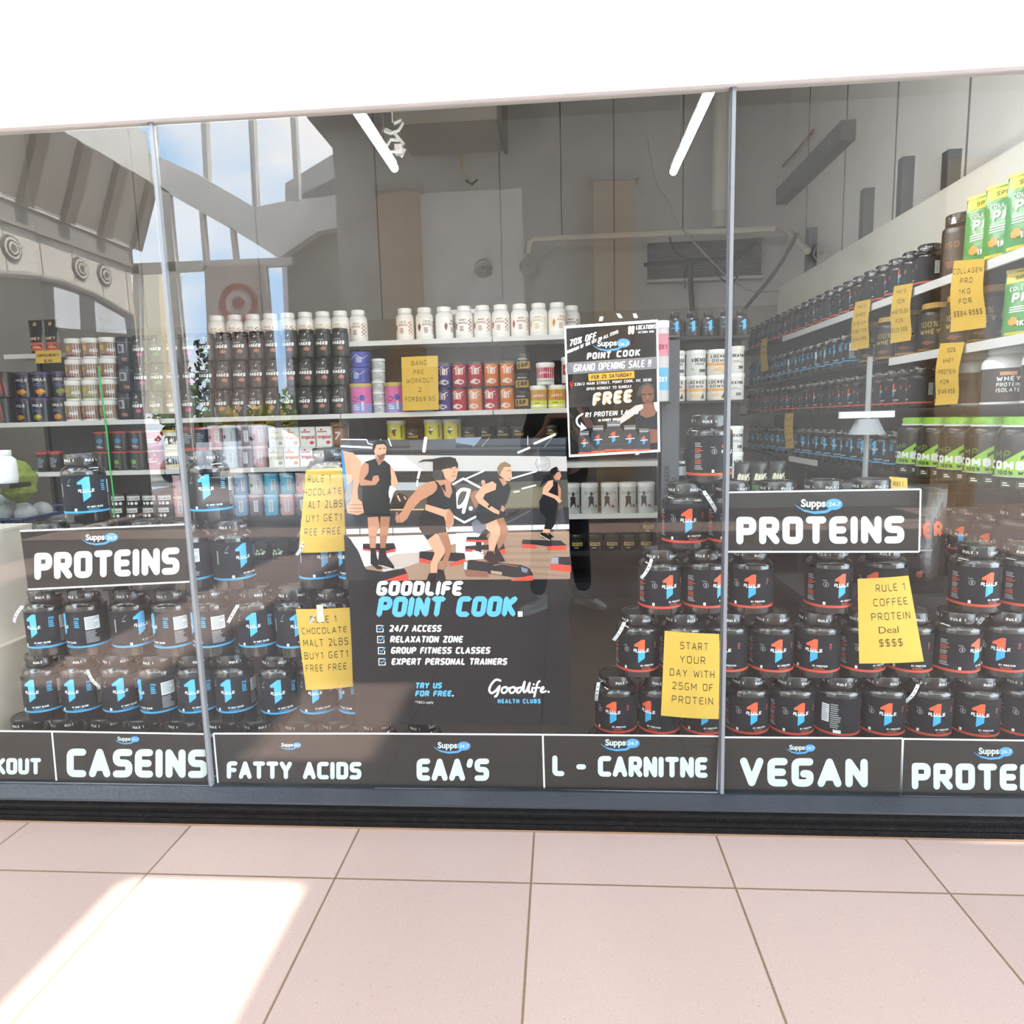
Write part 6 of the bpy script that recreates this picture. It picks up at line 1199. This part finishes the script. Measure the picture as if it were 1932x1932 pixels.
note([(1774, 648), (1820, 645), (1807, 762), (1764, 765)], 0, 'yellow note reading WHEY PROTEIN hanging from the second wall shelf', [('100%', .35, .15, .07, .36), ('WHEY', .28, .32, .075, .44), ('PROTEIN', .15, .50, .075, .72), ('FOR', .24, .66, .07, .36), ('$149.95$', .12, .82, .075, .72)], 0, wave=.014, Xw=1.885, curl=.02)
note([(1437, 640), (1448, 636), (1447, 698), (1434, 703)], 0, 'small yellow note far along the top wall shelf, by the back', [('5KG', .2, .3, .08, .6), ('FOR', .2, .5, .08, .6)], 0, wave=.008, Xw=1.885)
note([(1481, 780), (1497, 779), (1496, 846), (1480, 847)], 0, 'narrow yellow note hanging in front of the fourth wall shelf', [('RULE', .15, .2, .07, .7), ('WHEY', .15, .4, .07, .7), ('2LB', .15, .6, .07, .7), ('FOR', .15, .8, .07, .7)], 0, wave=.006, Xw=1.885)
note([(1678, 899), (1712, 902), (1713, 945), (1676, 943)], .60, 'small yellow note poking up just above the right PROTEINS sign', [('RULE 1', .2, .38, .2, .55)], .004)
note([(66, 662), (115, 660), (116, 684), (67, 686)], 2.88, 'small yellow shelf note below the black and orange pouches', [('SUPPLEMENTS', .08, .5, .22, .84), ('$70', .35, .95, .22, .3)], .003)
# ================================================================== THE PHOTOGRAPHER (mirrored legs and shoes)
def skin_body(name, verts, edges, mat_, parent, root=0, sub=2):
    me = bpy.data.meshes.new(name); me.from_pydata([v[:3] for v in verts], edges, []); o = bpy.data.objects.new(name, me); COL.objects.link(o); o.parent = parent
    md = o.modifiers.new('skin', 'SKIN'); md.use_smooth_shade = True
    for i, v in enumerate(verts):
        sv = me.skin_vertices[0].data[i]; r = v[3]; sv.radius = r if isinstance(r, tuple) else (r, r); sv.use_root = (i == root)
    s_ = o.modifiers.new('sub', 'SUBSURF'); s_.levels = sub; s_.render_levels = sub
    me.materials.append(mat_); return o
px_ = -.01; pt = thing('person', label_ok('photographer in dark clothes and grey running shoes, mirrored in the glass'), 'person', (px_, -2.62, 0))
SKN = M('b98a70', .55)
J = {'pel': (0, 0, .94, .13), 'wa': (0, .01, 1.10, .125), 'ch': (0, .02, 1.30, (.15, .115)), 'ne': (0, .03, 1.46, .055), 'hd': (0, .05, 1.56, .075), 'hd2': (0, .06, 1.66, .085),
     'hl': (-.10, 0, .90, .09), 'kl': (-.14, .03, .50, .060), 'al': (-.175, .0, .10, .042), 'hr': (.10, 0, .90, .09), 'kr': (.13, .0, .50, .060), 'ar': (.165, -.13, .10, .042),
     'sl': (-.18, .02, 1.40, .058), 'el': (-.23, .06, 1.13, .043), 'wl': (-.085, .30, 1.31, .030), 'sr': (.18, .02, 1.40, .058), 'er': (.23, .06, 1.13, .043), 'wr': (.085, .30, 1.31, .030)}
def body(keys, edges, name, m_, grow=0.):
    ks_ = list(keys); vs = [J[k][:3]+((J[k][3][0]+grow, J[k][3][1]+grow) if isinstance(J[k][3], tuple) else J[k][3]+grow,) for k in ks_]
    return skin_body(name, vs, [(ks_.index(a), ks_.index(b_)) for a, b_ in edges], m_, pt)
body(J, [('pel', 'wa'), ('wa', 'ch'), ('ch', 'ne'), ('ne', 'hd'), ('hd', 'hd2'), ('pel', 'hl'), ('hl', 'kl'), ('kl', 'al'), ('pel', 'hr'), ('hr', 'kr'), ('kr', 'ar'), ('ch', 'sl'), ('sl', 'el'), ('el', 'wl'), ('ch', 'sr'), ('sr', 'er'), ('er', 'wr')], 'body', SKN)
body(['pel', 'hl', 'kl', 'al', 'hr', 'kr', 'ar'], [('pel', 'hl'), ('hl', 'kl'), ('kl', 'al'), ('pel', 'hr'), ('hr', 'kr'), ('kr', 'ar')], 'trousers', M('1b1c22', .85), .022)
body(['pel', 'wa', 'ch', 'sl', 'el', 'sr', 'er'], [('pel', 'wa'), ('wa', 'ch'), ('ch', 'sl'), ('sl', 'el'), ('ch', 'sr'), ('sr', 'er')], 'jacket', M('191a1e', .8), .02)
hv = MB().lathe([(0, 1.52), (.05, 1.53), (.092, 1.60), (.102, 1.67), (.085, 1.74), (.05, 1.77), (0, 1.78)], M('2b211c', .8, bump=.6, bscale=80), 20, c=(0, .035)); hv.build('hair', pt)
b = MB()
for sx in (-1, 1): b.lathe([(0, 1.652), (.012, 1.655), (.014, 1.664), (.010, 1.673), (0, 1.675)], M('e8e4e0', .3), 10, c=(sx*.034, .145))
b.build('eyes', pt); MB().prism([(-.012, .135, 1.64), (.012, .135, 1.64), (.004, .14, 1.675), (-.004, .14, 1.675)], (0, .022, -.008), SKN).build('nose', pt); MB().box((-.024, .13, 1.605), (.024, .142, 1.613), M('9a5a50', .5)).build('mouth', pt)
for sx in (-1, 1): MB().lathe([(0, -.028), (.012, -.02), (.016, 0), (.012, .022), (0, .03)], SKN, 10, c=(sx*.088, .04)).build('ear', pt).location = (0, 0, 1.65)
for sx in (-1, 1):                             # hands closed on the phone
    w = Vector((sx*.085, .30, 1.31)); pv = [(w.x, w.y, w.z, .027), (w.x-sx*.012, w.y+.05, w.z+.025, .030)]; ed = [(0, 1)]
    for k in range(4):
        zz = w.z+.005+.020*k; n0 = len(pv)
        pv += [(w.x-sx*.006, w.y+.075, zz+.012, .0095), (w.x-sx*.010, w.y+.100+.004*(1.5-abs(k-1.5)), zz+.016, .0088), (w.x-sx*.030, w.y+.108, zz+.016, .0078)]; ed += [(1, n0), (n0, n0+1), (n0+1, n0+2)]
    n0 = len(pv); pv += [(w.x-sx*.028, w.y+.05, w.z+.035, .011), (w.x-sx*.038, w.y+.068, w.z+.055, .0095)]; ed += [(1, n0), (n0, n0+1)]
    skin_body('hand', pv, ed, SKN, pt, 0, 1)
for i, (sx, ay, ang) in enumerate(((-1, 0., .62), (1, -.13, -.75))):  # running shoes
    s_ = bpy.data.objects.new('shoe', None); COL.objects.link(s_); s_.parent = pt; s_.location = (sx*.172, ay, 0); s_.rotation_euler = (0, 0, ang)
    out_ = chaikin([(-.035, -.085), (.035, -.085), (.042, -.02), (.046, .10), (.036, .185), (.0, .205), (-.036, .185), (-.046, .10), (-.040, -.02)], 2, True)
    vs = []; lv = ((0, 1.0), (.022, 1.04), (.03, 1.0), (.055, .94), (.078, .70), (.10, .50))
    for z, k in lv:
        for (x, y) in out_:
            lift = 1 if z < .035 else max(.45, 1-max(0, y-.0)*3.4); vs.append((x*k, (y*k if z < .06 else (y-.02)*k-.02*(z > .07)), .03+(z-.03)*lift if z > .03 else z))
    n = len(out_); fs = [(j*n+a, j*n+(a+1) % n, (j+1)*n+(a+1) % n, (j+1)*n+a) for j in range(len(lv)-1) for a in range(n)]+[tuple(reversed(range(n))), tuple((len(lv)-1)*n+a for a in range(n))]
    b = MB(); b.mesh(vs, fs[:2*n], M('e6e3dd', .7), True); b.mesh(vs, fs[2*n:], M('c9c4bc', .8, noise=.15, nscale=60), True); o = b.build('upper', s_)
    b = MB()
    for k in range(4): b.tube([(-.022, .02+.022*k, .082-.009*k), (0, .03+.022*k, .09-.009*k), (.022, .02+.022*k, .082-.009*k)], .003, M('3b3a3a', .7), 5)
    b.build('laces', s_)
ph = thing('mobile_phone', label_ok('black phone held up by the mirrored photographer'), 'phone', (-.0, -2.225, 1.345)); MB().box((-.08, 0, -.038), (.08, .008, .038), M('121214', .2)).build('body', ph); MB().box((.045, .008, .008), (.072, .0105, .032), M('0a0a0b', .1)).build('camera_bump', ph)
